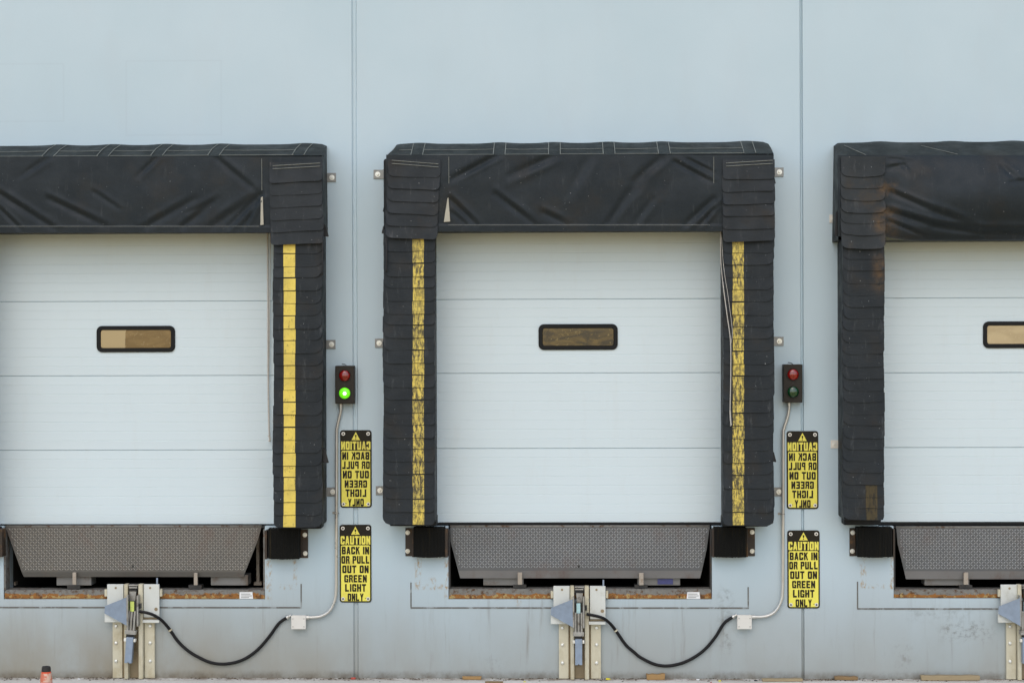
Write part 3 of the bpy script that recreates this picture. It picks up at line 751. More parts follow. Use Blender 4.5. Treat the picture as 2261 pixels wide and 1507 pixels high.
        # wall brackets
        for (bx, by, side, white) in pd.get('br', ()):
            bk = B(); hw, hh = (11, 10) if not white else (8, 9)
            if side > 0: r_ = rect(bx - 14, by - hh, bx + 9, by + hh)
            else: r_ = rect(bx - 9, by - hh, bx + 14, by + hh)
            bk.box(r_[0], r_[2], -.0075, -.0005, r_[1], r_[3], .0015)
            xi = r_[0] if side > 0 else r_[2]
            bk.box(xi - .004, xi + .004, -.06, -.008, r_[1], r_[3], .001)
            bo_ = bk.build('mounting_bracket', M['pale_bracket'] if white else M['zinc'], t)
            bt = B(); bt.cyl(P(bx, by, -.008), .0215, -.010, -.007, 20, bev=.001); bt.cyl(P(bx, by, -.008), .010, -.022, -.0095, 6, bev=.002)
            bt.build('bolt', M['bolt'], bo_)
    if stitched.v: stitched.build('stitching', M['thread'], hd)
    # slits at the curtain ends, pale liner showing through
    for poly in slits[k]:
        b = B(); b.prism([P(x, y, PADY - .03) for x, y in poly], PADY - .031, PADY - .026); b.build('slit_liner', M['liner'], hd)
    return t

header_bumps = {'left': (-85, 108, 229, 348, 474, 661), 'mid': (920, 1102, 1224, 1345, 1467, 1656), 'right': (1960, 2120, 2260, 2400, 2560)}
stitch_cols = {'left': ((578, 420), (-5, 420)), 'mid': ((991, 405), (1576, 405)), 'right': ()}
slits = {'left': [[(576, 436), (580, 434), (582, 496), (575, 497)]],
         'mid': [[(988, 438), (990, 436), (994, 489), (980, 490)]], 'right': []}
def belly_drop(px, k):
    e = (px - 1960) / 620
    return -9 * max(0, min(1, 1 - (px - 1955) / 60)) ** 1.5 - 9 * max(0, min(1, 1 - (2585 - px) / 60)) ** 1.5
fl_left = [(0, 428, 120, 505, 9, .022), (0, 460, 45, 505, 6, .016), (110, 440, 235, 500, 9, .018), (210, 425, 262, 460, 7, .010), (345, 350, 305, 390, 7, .016), (105, 350, 45, 390, 8, .012), (325, 500, 430, 440, 10, .016), (405, 500, 470, 450, 9, .018),
           (480, 352, 560, 418, 9, .014), (575, 432, 505, 500, 8, .022), (570, 445, 540, 500, 6, .018), (470, 500, 575, 428, 12, .014), (420, 470, 480, 440, 8, .010)]
fl_mid = [(1095, 345, 1000, 395, 8, .020), (1000, 400, 1100, 346, 14, .010), (1220, 346, 1125, 388, 12, .022), (1300, 346, 1255, 430, 16, .014), (1095, 430, 1180, 495, 9, .018), (1200, 470, 1245, 492, 9, .016), (995, 440, 1050, 495, 8, .020), (1000, 470, 1030, 497, 7, .014),
          (1460, 350, 1400, 400, 12, .020), (1420, 395, 1350, 470, 14, .014), (1490, 358, 1570, 402, 7, .020), (1520, 352, 1574, 380, 5, .014), (1575, 440, 1515, 495, 9, .024), (1574, 462, 1548, 495, 6, .020), (1440, 440, 1400, 495, 10, .012), (1345, 490, 1375, 450, 10, .012)]
fl_right = [(1965, 425, 2060, 470, 8, .020), (2060, 470, 2140, 500, 11, .022), (1968, 470, 2060, 500, 9, .030), (2060, 500, 2170, 515, 11, .036), (2170, 515, 2400, 518, 12, .030), (1965, 490, 2040, 522, 6, .020), (1962, 372, 2010, 362, 8, .016), (1990, 358, 2005, 385, 7, .012), (2210, 370, 2240, 400, 9, .016), (2225, 405, 2300, 398, 7, .014), (1965, 352, 2010, 356, 6, .012), (2400, 510, 2580, 470, 12, .03)]
T_mid = (352, 391, 418, 446, 473, 500, 527)
seal('left', 'black dock seal with bright clean yellow stripe, round the half tan window door', (-165, 712, 320, 346, 499, 514),
     [dict(x0=-164, x1=-45, yt=350, yb=1160, y0=528, n=23, stripe=(-97, -72, 528, M['yellow_clean']), tops=(356, 396, 424, 452, 480, 506, 530), ux=(-157, -35), slope=-.02),
      dict(x0=603, x1=711, yt=350, yb=1163, y0=532, n=23, stripe=(626, 652, 532, M['yellow_clean']), tops=(358, 402, 430, 457, 485, 511, 539), ux=(594, 711), slope=.018, shift=.8,
           flaps=((718, 521, .028, .10), (718, 1020, .028, .12)), straps=(((712, 522), (712, 602)),), br=((733, 392, 1, 0), (732, 760, 1, 0), (735, 1085, 1, 0)))],
     M['pleat'], fl_left)
seal('mid', 'black dock seal with two worn yellow stripes, round the dark amber window door', (853, 1708, 315, 342, 496, 511),
     [dict(x0=846, x1=960, yt=350, yb=1157, y0=527, n=23, stripe=(911, 936, 527, M['yellow_worn']), tops=T_mid, ux=(857, 972), slope=-.022, shift=-1.3,
           flaps=((848, 466, .010, .05), (846, 514, .012, .06)), straps=(((853, 526), (853, 596)),), br=((834, 385, -1, 0), (837, 757, -1, 0), (839, 1082, -1, 0))),
      dict(x0=1597, x1=1709, yt=350, yb=1158, y0=531, n=23, stripe=(1618, 1643, 532, M['yellow_worn']), tops=(352, 396, 423, 451, 477, 506, 533), ux=(1595, 1710), slope=.006, shift=.3,
           flaps=((1710, 404, .010, .05), (1709, 1018, .018, .08)), br=((1721, 380, 1, 0), (1721, 753, 1, 0), (1720, 1085, 1, 0)))],
     M['pleat'], fl_mid)
seal('right', 'black dock seal with sagging header and brown worn corner, only a trace of yellow', (1850, 2700, 312, 343, 520, 531),
     [dict(x0=1861, x1=1953, yt=350, yb=1149, back=.050, y0=547, n=23, mat=M['pleat'], topmat=M['pleat_worn'], stripe=(1912, 1937, 1085, M['yellow_gone']), tops=(345, 388, 414, 441, 468, 491, 517, 547), ux=(1857, 1955), slope=-.004, bow=.010,
           flaps=((1846, 520, .012, .20),), br=((1840, 483, -1, 1), (1843, 980, -1, 1))),
      dict(x0=2590, x1=2698, yt=350, yb=1150, y0=540, n=23, tops=(345, 388, 414, 441, 468, 491, 540), ux=(2590, 2702), slope=.006)],
     M['pleat'], fl_right, belly=.10)

# ------------------------------------------------------------------ vehicle restraints
def restraint(dx, dy, tilt, decal, label):
    def PB(b, x0, y0, x1, y1, yf, yb, bev=.002, mi=0): return b.pbox(x0 + dx, y0 + dy, x1 + dx, y1 + dy, yf, yb, bev, mi)
    def PP(x, y, Y): return P(x + dx, y + dy, Y)
    c = PP(1280, 1497, 0)
    t = thing('vehicle_restraint', (c[0], -.03, max(0, c[1])), label, 'vehicle restraint', 'cream truck restraints on the wall below the levelers')
    b = B(); zb = .004
    for a, e in ((1234, 1255.5), (1304.5, 1327)):
        x0, z0, x1, z1 = rect(a + dx, 1374 + dy, e + dx, 1497 + dy, -.03); b.box(x0, x1, -.03, -.0005, zb, z1, .003)
    x0, z0, x1, z1 = rect(1254 + dx, 1330 + dy, 1306 + dx, 1497 + dy, -.012); b.box(x0 + .001, x1 - .001, -.012, -.0008, zb, z1, 0, 2, 1)
    bp = b.build('back_plate', [M['cream'], M['cream_dirty']], t)
    for bx in (1242, 1317):
        for by in (1385, 1422, 1462):
            q = B(); q.cyl(PP(bx, by, -.03), .0135, -.036, -.0302, 14, dome=.008); q.build('bolt', M['bolt'], bp)
    for a, e in ((1259.5, 1268), (1291, 1300.5)):
        b = B(); x0, z0, x1, z1 = rect(a + dx, 1293 + dy, e + dx, 1497 + dy, -.075)
        b.box(x0, x1, -.075, -.0125, zb, z1, .004); b.build('rail', M['cream'], t)
    b = B(); PB(b, 1222, 1293, 1258, 1366, -.055, -.031, .003); PB(b, 1216, 1355, 1262, 1377, -.085, -.056, .004); b.build('left_cover', M['cream_top'], t)
    b = B(); PB(b, 1302.5, 1293, 1337, 1366, -.055, -.031, .003); PB(b, 1300, 1372, 1337, 1378, -.085, -.031, .003); PB(b, 1302.5, 1366, 1335, 1372, -.045, -.032, .001, 1)
    rc = b.build('right_cover', [M['cream_top'], M['cream_dirty']], t)
    for bx, by, par in ((1241, 1301, 0), (1317, 1301, 0), (1330, 1348, 1)):
        q = B(); q.cyl(PP(bx, by, -.056), .009 if not par else .014, -.0575, -.0545, 12); q.build('screw', M['cream_dirty'], rc)
    b = B(); PB(b, 1330.5, 1279, 1334, 1294, -.050, -.046, .001); b.build('position_flag', M['galv'], t)
    for a, e in ((1216, 1222), (1337.5, 1343)):
        b = B(); PB(b, a, 1304, e, 1320, -.04, -.0005, .003); b.build('side_tab', M['cream'], t)
    # top cross bracket with two pins
    b = B(); PB(b, 1269, 1294, 1290, 1297, -.085, -.02, .002); PB(b, 1270, 1299, 1288, 1302, -.09, -.02, .002); PB(b, 1271, 1304, 1287, 1308, -.08, -.03, .002, 1)
    x0, z0 = PP(1272, 1308, -.06); x1, z1 = PP(1287, 1330, -.06)
    b.prism([(x0, z0), (x1, z0), (x1 - .008, z1), (x0 + .008, z1)], -.075, -.03, 0); b.build('top_bracket', [M['grey_steel'], M['black']], t)
    # wing plate, bent outwards from the carriage
    pts = [(1217, 1341, -.10), (1264, 1322, -.155), (1265, 1384, -.155), (1216, 1357, -.10)]
    w0 = [Vector((PP(x, y, Y)[0], Y, PP(x, y, Y)[1])) for x, y, Y in pts]
    b = B(); bk = [p + Vector((.004, .008, 0)) for p in w0]
    b.add(w0 + bk, [(0, 3, 2, 1), (4, 5, 6, 7), (0, 1, 5, 4), (1, 2, 6, 5), (2, 3, 7, 6), (3, 0, 4, 7)])
    b.build('wing_plate', M['galv'], t)
    # carriage side cheeks
    b = B(); PB(b, 1264.5, 1318, 1268, 1386, -.155, -.08, .002); PB(b, 1287, 1318, 1290.5, 1386, -.15, -.08, .002); PB(b, 1268, 1330, 1287, 1356, -.10, -.08, .001, 1)
    PB(b, 1291, 1336, 1296, 1347, -.12, -.08, .002, 1)
    cr = b.build('carriage', [M['grey_steel'], M['black']], t)
    b = B(); PB(b, 1273, 1331, 1281.5, 1353, -.106, -.101, .0005); b.build('decal', decal, cr)
    # hook arm hanging down, swung a little to one side on the left unit
    piv = PP(1277, 1340, -.1)
    mt = Matrix.Translation((piv[0], 0, piv[1])) @ Matrix.Rotation(R(tilt), 4, 'Y') @ Matrix.Translation((-piv[0], 0, -piv[1]))
    def AB(b, x0, y0, x1, y1, yf, yb, bev=.002, mi=0):
        r_ = rect(x0 + dx, y0 + dy, x1 + dx, y1 + dy, yf); b.box(r_[0], r_[2], yf, yb, r_[1], r_[3], bev, 2, mi, mt)
    b = B(); AB(b, 1268.5, 1352, 1273, 1402, -.135, -.08); AB(b, 1282, 1352, 1286.5, 1402, -.135, -.08); AB(b, 1275, 1354, 1280, 1400, -.12, -.09, .002)
    AB(b, 1273, 1356, 1282, 1400, -.09, -.08, 0, 1); AB(b, 1265.5, 1395, 1289.5, 1404, -.14, -.08, .003); AB(b, 1269, 1404, 1285.5, 1411, -.10, -.08, 0, 1)
    arm = b.build('hook_arm', [M['grey_steel'], M['black']], t)
    b = B()
    r_ = rect(1270 + dx, 1410 + dy, 1285.5 + dx, 1467 + dy, -.13); cx = (r_[0] + r_[2]) / 2
    q = B(); q.prism([(r_[0], r_[3]), (r_[2], r_[3]), (r_[2], r_[1]), (cx + .008, r_[1]), (cx, r_[1] + .009), (cx - .008, r_[1]), (r_[0], r_[1])], -.135, -.085, 0, .002)
    for v in q.v: v.xyz = (mt @ v.to_4d()).xyz
    b.v += q.v; b.f += q.f; b.sm += q.sm; b.mi += q.mi
    hk = b.build('hook_tip', M['galv'], arm)
    b = B()
    for a, e in ((1264.5, 1270), (1285.8, 1290.5)): AB(b, a, 1413, e, 1420, -.13, -.09, .003)
    b.build('pivot_pin', M['bolt'], arm)
    return t
restraint(-985.5, -4, 4.5, M['decal_green'], 'cream vehicle restraint with tilted hook and lime decal, below the dusty brown lip')
restraint(0, 0, 0, M['decal_blue'], 'cream vehicle restraint with straight hook and pale cyan decal, below the middle door')
restraint(988, -3, 0, M['decal_blue'], 'cream vehicle restraint cut off by the right border of the photo')

# ------------------------------------------------------------------ cables, junction boxes, conduits, signals
def cable(pts, label):
    n = len(pts); q = []
    for i, (x, y) in enumerate(pts):
        Y = -.018
        if i >= n - 4: Y = (-.03, -.075, -.10, -.11)[i - n + 4]
        q.append(V(x, y, Y))
    path = smooth_path(q, 6)
    t = thing('power_cable', path[0], label, 'cable', 'black cables running to the restraints')
    B().tube(path, .0125, 10).build('cable_sheath', M['cable'], t)
    p, d = path[0], (path[0] - path[2]).normalized()
    B().tube([p + d * .030, p + d * .008, p + d * .006, p - d * .012], [.010, .010, .0165, .0165], 12).build('gland', M['conduit'], t)
    p, d = path[-20], (path[-19] - path[-21]).normalized()
    B().tube([p - d * .006, p + d * .006], .016, 12).build('clip', M['cream'], t)
cable([(636, 1361), (616, 1375), (594, 1405), (567, 1435), (535, 1456), (500, 1464.5), (467, 1462), (435, 1448), (412, 1433), (391.5, 1413), (372.6, 1386), (354, 1366), (332, 1354), (308, 1349)], 'black cable looping from the junction box to the restraint with the lime decal')
cable([(1620, 1360), (1599, 1375), (1577.6, 1408), (1550.6, 1437.5), (1515.5, 1459), (1480, 1468.5), (1448, 1466), (1415.6, 1451), (1398, 1437), (1380.5, 1421), (1356, 1386), (1341, 1370), (1324.6, 1361), (1295, 1355)], 'black cable looping from the junction box to the restraint with the cyan decal')
def jbox(x0, y0, x1, y1, label):
    YF = -.06
    a = rect(x0, y0, x1, y1, YF); t = thing('junction_box', ((a[0] + a[2]) / 2, -.03, a[1]), label, 'junction box', 'junction boxes at the cable ends')
    B().box(a[0] + .003, a[2] - .003, YF + .006, -.0005, a[1] + .003, a[3] - .003, .005).build('case', M['box'], t)
    cv = B().box(a[0], a[2], YF, YF + .0055, a[1], a[3], .002).build('cover', M['box'], t)
    for i in (0, 1):
        for j in (0, 1):
            x = a[0] + (.014 if i == 0 else a[2] - a[0] - .014); z = a[1] + (.020 if j == 0 else a[3] - a[1] - .026)
            B().cyl((x, z), .0042, YF - .0025, YF + .001, 10, dome=.0015).build('screw', M['grey_steel'], cv)
jbox(643, 1358, 675, 1388, 'cream junction box on the wall at the end of the cable to the tilted-hook restraint')
jbox(1628, 1357, 1660, 1388, 'cream junction box on the wall at the end of the cable to the straight-hook restraint')
def conduit(pts, strap, label):
    q = [V(x, y, -.028 if i < len(pts) - 1 else -.03) for i, (x, y) in enumerate(pts)]
    path = smooth_path(q, 8); t = thing('conduit', path[-1], label, 'conduit', 'steel conduits below the signal lights')
    B().tube(path, .0125, 12).build('pipe', M['conduit'], t)
    for p, d in ((path[0], (path[1] - path[0]).normalized()), (path[-1], (path[-2] - path[-1]).normalized())):
        B().tube([p - d * .004, p + d * .022], .0175, 12).build('coupling', M['conduit'], t)
    x, z = P(*strap, -.028)
    b = B(); b.tube([(x - .0142, -.0008, z), (x - .0142, -.03, z), (x - .009, -.0405, z), (x + .009, -.0405, z), (x + .0142, -.03, z), (x + .0142, -.0008, z)], .004, 6)
    b.box(x - .036, x - .014, -.004, -.0006, z - .009, z + .009, .001); b.build('pipe_strap', M['grey_steel'], t)
conduit([(752.5, 892), (752.5, 906), (749, 922), (744.5, 943), (743.5, 960), (743, 1100), (742.5, 1250), (742, 1300), (739, 1325), (728, 1347), (712, 1358), (695, 1361.5), (676, 1362)], (743, 1132), 'steel conduit from the green-lit signal down to the junction box')
conduit([(1742, 890), (1742, 903), (1738.5, 922), (1731, 946), (1729.3, 965), (1729, 1100), (1728.6, 1250), (1728, 1300), (1725, 1325), (1714, 1346), (1699, 1357), (1682, 1360.5), (1661, 1361)], (1728.5, 1134), 'steel conduit from the unlit signal down to the junction box')

def signal(x0, y0, x1, y1, red, green, lit, label):
    YF = -.095
    a = rect(x0, y0, x1, y1, YF); t = thing('signal_light', ((a[0] + a[2]) / 2, -.05, a[1]), label, 'signal light', 'red and green dock signal lights')
    B().box(a[0], a[2], YF, -.0005, a[1], a[3], .005).build('housing', M['bronze'], t)
    for nm, c, m in (('red_lens', red, 'red_lens'), ('green_lens', green, 'green_lit' if lit else 'green_lens')):
        x, z = P(*c, YF)
        ln = B().cyl((x, z), .0445, YF - .004, YF + .002, 32, dome=.020).build(nm, M[m], t)
        b = B(); n = 32; vs = []; prof = [(.050, YF + .001), (.050, YF - .009), (.0463, YF - .009), (.0463, YF)]
        for r_, y in prof:
            for i in range(n): vs.append((x + r_ * math.cos(2 * math.pi * i / n), y, z + r_ * math.sin(2 * math.pi * i / n)))
        b.add(vs, [(j * n + i, j * n + (i + 1) % n, (j + 1) * n + (i + 1) % n, (j + 1) * n + i) for j in range(3) for i in range(n)], True); b.build('lens_rim', M['bronze'], t)
        if m == 'green_lit':
            ln['label'] = 'lit green lens'
            B().cyl((x + .002, z - .002), .0145, YF - .022, YF - .014, 20, dome=.004).build('lamp', M['lamp_core'], ln)
    xm, zm = P((x0 + x1) / 2, (red[1] + green[1]) / 2, YF); B().cyl((xm, zm), .005, YF - .003, YF + .001, 10).build('screw', M['black'], t)
    B().tube([(xm + .01, -.03, a[3] - .002), (xm - .005, -.028, a[3] + .010), (xm - .03, -.02, a[3] + .014)], .003, 6).build('wire_end', M['dark_steel'], t)
signal(740, 807, 782, 891, (761, 829), (761, 867.5), True, 'dark signal box with its lower green lens glowing')
signal(1730, 804, 1772, 888, (1751, 826.5), (1751, 865), False, 'dark signal box with both lenses unlit')

# ------------------------------------------------------------------ caution signs
def _r(a, b, c, d): return [(a, b), (c, b), (c, d), (a, d)]
LB, RB = _r(0, 0, .385, 1), _r(.615, 0, 1, 1)
RU, RL = [(.63, .5), (.85, .5), (.98, .6), (.98, .88), (.85, 1), (.63, 1)], [(.615, 0), (.88, 0), (1, .12), (1, .42), (.88, .54), (.615, .54)]
TB, MB, BB = _r(.2, .775, .82, 1), _r(.2, .395, .82, .60), _r(.2, 0, .82, .225)
CL = [(0, .10), (.14, 0), (.385, 0), (.385, 1), (.14, 1), (0, .90)]
CRT, CRB = [(.615, .62), (1, .62), (1, .90), (.86, 1), (.615, 1)], [(.615, 0), (.86, 0), (1, .10), (1, .38), (.615, .38)]
CRF = [(.615, 0), (.86, 0), (1, .10), (1, .90), (.86, 1), (.615, 1)]
GLYPHS = {'A': [[(0, 0), (.33, 0), (.64, 1), (.30, 1)], [(.67, 0), (1, 0), (.70, 1), (.36, 1)], _r(.24, .19, .76, .36)], 'B': [LB, TB, MB, BB, RU, RL], 'C': [CL, TB, BB, CRT, CRB],
    'E': [LB, _r(.2, .775, .95, 1), _r(.2, .395, .85, .60), _r(.2, 0, .95, .225)], 'G': [CL, TB, BB, CRT, [(.615, 0), (1, 0), (1, .5), (.65, .5)], _r(.52, .36, .9, .5)], 'H': [LB, RB, MB], 'I': [_r(0, 0, .36, 1)],
    'K': [LB, [(.28, .40), (.34, .40), (1, 1), (.64, 1), (.28, .62)], [(.42, .60), (.66, .0), (1.02, 0), (.64, .72)]], 'L': [LB, _r(.2, 0, .92, .225)], 'N': [LB, RB, [(.0, 1), (.34, 1), (1, 0), (.66, 0)]],
    'O': [CL, TB, BB, CRF], 'P': [LB, TB, _r(.2, .40, .82, .57), [(.63, .40), (.85, .40), (1, .50), (1, .88), (.85, 1), (.63, 1)]], 'R': [LB, TB, _r(.2, .42, .82, .59), RU, [(.55, .5), (.90, .5), (1.02, 0), (.67, 0)]],
    'T': [_r(0, .775, 1, 1), _r(.325, 0, .675, .9)], 'U': [_r(0, .1, .385, 1), _r(.615, .1, 1, 1), [(0, .11), (.14, 0), (.86, 0), (1, .11), (1, .23), (0, .23)]], 'Y': [[(0, 1), (.36, 1), (.66, .40), (.34, .40)], [(.64, 1), (1, 1), (.66, .40), (.34, .40)], _r(.325, 0, .675, .46)]}
def text_mesh(word):
    """condensed block capitals built from flat bars; each bar a hair in front of the last"""
    vs, fs, x, q = [], [], 0.0, 0
    for ch in word:
        if ch == ' ': x += .62; continue
        for pl in GLYPHS[ch]:
            n = len(vs); vs += [(x + a, b, q * .00004) for a, b in pl]; fs.append(list(range(n, n + len(pl)))); q += 1
        x += (.36 if ch == 'I' else 1.0) + .17
    x -= .17
    return [(a / x - .5, b, c) for a, b, c in vs], fs
WORDS = {q: text_mesh(q) for q in ('CAUTION', 'BACK IN', 'OR PULL', 'OUT ON', 'GREEN', 'LIGHT', 'ONLY')}
def sign(x0, y0, x1, y1, mirror, label):
    YF = -.006
    a = rect(x0, y0, x1, y1, YF); W, H = a[2] - a[0], a[3] - a[1]; cx = (a[0] + a[2]) / 2
    t = thing('caution_sign', (cx, -.003, a[1]), label, 'caution sign', 'yellow and black caution signs')
    B().prism(rrect(a[0], a[1], a[2], a[3], .022), YF, -.0005, 0, .001).build('sign_panel', M['sign_black'], t)
    f = lambda q: a[3] - H * q / 172.0
    yl = B(); yl.prism(rrect(a[0] + .011, a[1] + .011, a[2] - .011, f(45.5), .012), YF - .0015, YF - .0003); yf = yl.build('yellow_field', M['sign_yellow'], t)
    def put(b, word, q0, q1, wfrac, Y):
        vs, fs = WORDS[word]; s = -1 if mirror else 1
        b.add([(cx + s * vx * W * wfrac, Y - dy, f(q1) + vy * (f(q0) - f(q1))) for vx, vy, dy in vs], [q[::-1] if s < 0 else q for q in fs])
    b = B(); put(b, 'CAUTION', 25, 43.5, .935, YF - .0012); b.build('caution_lettering', M['sign_yellow'], t)
    b = B(); b.prism([(cx - W * .135, f(22)), (cx, f(4)), (cx + W * .135, f(22))], YF - .0012, YF - .0002); tr = b.build('warning_triangle', M['sign_yellow'], t)
    b = B(); b.prism([(cx - .0075, f(10.5)), (cx + .0075, f(10.5)), (cx + .0035, f(16.5)), (cx - .0035, f(16.5))], YF - .0022, YF - .0014); b.cyl((cx, f(19)), .0045, YF - .0022, YF - .0014, 10); b.build('exclamation_mark', M['sign_black'], tr)
    b = B()
    for wd, q0, q1, wf in (('BACK IN', 48.5, 65.5, .86), ('OR PULL', 69, 86, .885), ('OUT ON', 90, 107, .83), ('GREEN', 111, 127.5, .71), ('LIGHT', 131, 148, .66), ('ONLY', 152, 168.5, .50)): put(b, wd, q0, q1, wf, YF - .0028)
    s = -1 if mirror else 1
    b.box(min(cx + s * W * .30, cx + s * W * .39), max(cx + s * W * .30, cx + s * W * .39), YF - .003, YF - .0022, f(163), f(162))
    b.build('lettering', M['sign_black'], t)
    for i in (-1, 1):
        for q in (8, 164):
            x = cx + i * W * .395
            bb = B(); bb.cyl((x, f(q)), .0150, YF - .005, YF - .002, 18, bev=.001); bb.cyl((x, f(q)), .0070, YF - .0075, YF - .0048, 10, dome=.002, mi=1); bb.build('screw', [M['washer'], M['dark_steel']], t)
sign(751, 949, 820.5, 1120, True, 'mirror-written caution sign below the green-lit signal')
sign(750, 1157.5, 820, 1329, False, 'normally written caution sign beside the conduit of the green-lit signal')
sign(1737, 951, 1807, 1123, True, 'mirror-written caution sign below the unlit signal')
sign(1738.5, 1170, 1810, 1342, False, 'normally written caution sign beside the conduit of the unlit signal')

# ------------------------------------------------------------------ ropes, cone, scraps
def rope(strands, label):
    b = B()
    for pts, r in strands: b.tube(smooth_path([V(x, y, Y) for x, y, Y in pts], 6), r, 6)
    tag(b.build('pull_rope', M['rope']), label, 'rope', 'pull ropes hanging at the door edges')
rope([([(1591, 508, -.28), (1592, 580, -.29), (1598, 640, PADY - .022), (1606, 700, PADY - .034), (1613, 755, PADY - .040), (1613.5, 830, PADY - .040), (1612, 905, PADY - .040), (1613.5, 940, PADY - .040)], .0036),
      ([(1592, 508, -.27), (1598, 590, PADY - .022), (1607, 650, PADY - .034), (1615, 710, PADY - .040), (1617, 738, PADY - .042), (1613.5, 760, PADY - .041)], .0018),
      ([(1612, 905, PADY - .042), (1613, 925, PADY - .042), (1614.5, 938, PADY - .042)], .0055)], 'pale frayed rope hanging over the worn yellow stripe')
rope([([(591, 513, .02), (591.5, 600, .022), (592, 700, .024), (592, 800, .028), (593, 900, .03), (595, 965, .03), (597, 972, .03)], .0075),
      ([(596.5, 513, .02), (596, 640, .022), (594, 800, .03), (593, 880, .03)], .0035), ([(593, 960, .025), (596, 968, .025), (594, 974, .025)], .009)], 'pale rope hanging beside the bright clean yellow stripe')
# cone standing on the apron in front of the wall
CY = -3.55
ctop = P(102, 1470, CY); t = thing('traffic_cone', (ctop[0], CY, 0), 'orange traffic cone with black tip on the ground by the wall', 'traffic cone')
zt = ctop[1]; n = 28
def lathe(b, prof, smooth=True):
    vs = [(ctop[0] + r_ * math.cos(2 * math.pi * i / n), CY + r_ * math.sin(2 * math.pi * i / n), z) for r_, z in prof for i in range(n)]
    b.add(vs, [(j * n + i, j * n + (i + 1) % n, (j + 1) * n + (i + 1) % n, (j + 1) * n + i) for j in range(len(prof) - 1) for i in range(n)], smooth)
b = B(); lathe(b, [(.025 + .125 * (zt - z), z) for z in [.031 + (zt - .062) * i / 8 for i in range(9)]]); b.build('cone_body', M['orange'], t)
b = B(); lathe(b, [(.0268 + .125 * q, zt - q) for q in (.040, .055, .075, .090)]); b.build('reflective_collar', M['collar'], t)
b = B(); lathe(b, [(.0285, zt - .031), (.027, zt - .006), (.024, zt), (.017, zt - .001), (.016, zt - .02)]); b.build('tip', M['cone_black'], t)
b = B(); b.box(ctop[0] - .18, ctop[0] + .18, CY - .18, CY + .18, .001, .03, .008); b.build('base', M['cone_black'], t)

def scrap(name, x0, x1, y, th, hgt, m, label, cat, yaw=0, grp=None, dist=.06):
    a, z = P(x0, 1497, -dist); c, _ = P(x1, 1497, -dist); L = c - a
    b = B(); rr = random.Random(int(x0))
    pts = []; k_ = 6
    top = [(-L / 2 + L * i / k_, hgt * rr.uniform(.8, 1.05)) for i in range(k_ + 1)]
    b.prism([(-L / 2 + .004, 0.0), (L / 2 - .003, 0)] + top[::-1], -th / 2, th / 2, 0, min(.003, th * .2))
    o = b.build(name, M[m]); o.location = ((a + c) / 2, -dist, .0015); o.rotation_euler = (0, 0, R(yaw))
    tag(o, label, cat, grp); return o
scrap('wood_strip', 2032, 2163, 1490, .05, .040, 'wood', 'long pale wood strip lying against the wall below the black stains', 'wood scrap', 1.5, dist=.05)
scrap('wood_scrap', 1842, 1894, 1494, .05, .028, 'wood_brown', 'short brown splintered wood scrap near the right joint of the wall', 'wood scrap', -3, dist=.04)
scrap('wood_scrap', 1682, 1772, 1500, .06, .020, 'wood', 'flat pale board below the right-hand caution signs', 'wood scrap', 2, dist=.10)
scrap('wood_block', 1427, 1468, 1493, .05, .046, 'wood_orange', 'small brown wood block at the wall foot under the low loop of the cable', 'wood scrap', 4, dist=.04)
scrap('wood_chip', 1021, 1063, 1495, .04, .026, 'wood_orange', 'orange wood chip at the wall foot between cable loop and restraint', 'wood scrap', -2, dist=.05)
scrap('wood_chip', 1071, 1111, 1505, .05, .010, 'wood_brown', 'thin flat brown chip on the ground just in front of an orange chip', 'wood scrap', 1, dist=.20)
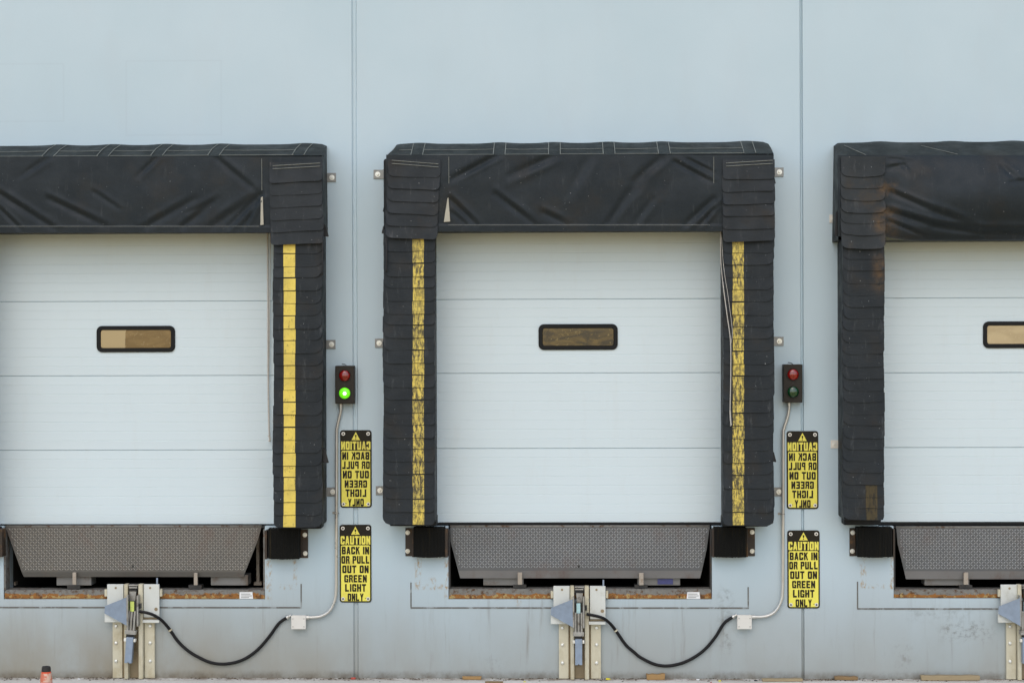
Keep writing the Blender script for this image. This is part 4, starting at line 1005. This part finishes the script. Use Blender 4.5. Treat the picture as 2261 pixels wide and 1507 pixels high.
def bit(name, px, m, s, label, cat, dist):
    rr = random.Random(int(px)); x, _ = P(px, 1497, -dist); b = B()
    pts = [(x + s * (1 + rr.uniform(-.3, .3)) * math.cos(q), -dist + .6 * s * math.sin(q), .002 + s * .35 * (1 + math.sin(q * 2 + px))) for q in [i * math.pi / 4 for i in range(8)]]
    lo = [(a, c, .0015) for a, c, d in pts]
    b.add(pts + lo + [(x, -dist, s * .7), (x, -dist, .0015)], [(i, (i + 1) % 8, 16) for i in range(8)] + [(8 + (i + 1) % 8, 8 + i, 17) for i in range(8)] + [(i, 8 + i, 8 + (i + 1) % 8, (i + 1) % 8) for i in range(8)])
    tag(b.build(name, M[m]), label, cat)
bit('fallen_leaf', 1342, 'leaf', .018, 'yellow leaf on the ground just right of the straight-hook restraint', 'leaf', .05)
bit('fallen_leaf', 1589, 'leaf', .012, 'yellow leaf on the ground below the end of the cable loop', 'leaf', .12)
bit('fallen_leaf', 1159, 'leaf', .009, 'tiny yellow leaf on the ground left of the straight-hook restraint', 'leaf', .16)
bit('paper_scrap', 1541, 'paper', .014, 'white crumpled scrap on the ground beside a brown wood block', 'paper scrap', .07)
bit('paper_scrap', 174, 'paper', .013, 'white crumpled scrap on the ground right of the orange cone', 'paper scrap', .08)
bit('plastic_bit', 780, 'red_bit', .022, 'red plastic bit at the foot of the wall below the left joint', 'plastic scrap', .05)
bit('plastic_bit', 1570, 'red_bit', .009, 'small red plastic bit on the ground right of a white scrap', 'plastic scrap', .18)
bit('dark_stone', 1669, 'black', .013, 'small dark stone beside the flat pale board', 'stone', .10)
# crumbs of leaf and dirt along the foot of the wall
b = B(); rr = random.Random(5)
for i in range(1400):
    x = rr.uniform(-4.3, 4.3); y = -abs(rr.gauss(0, .05)) - .004; s = rr.uniform(.002, .008)
    if math.sin(x * 3.1) + math.sin(x * 7.7 + 1) + rr.uniform(-1, 1) < -.3: s *= .5
    q = rr.uniform(0, 6.3); pts = [(x + s * math.cos(q + k_ * 2.1) * 1.6, y + s * math.sin(q + k_ * 2.1), .001) for k_ in range(3)]
    b.add(pts + [(x, y, s * .9)], [(0, 1, 3), (1, 2, 3), (2, 0, 3)])
lt = b.build('leaf_litter', M['litter']); lt['kind'] = 'stuff'; lt['label'] = 'dark crumbs of leaf and dirt along the foot of the wall'; lt['category'] = 'litter'
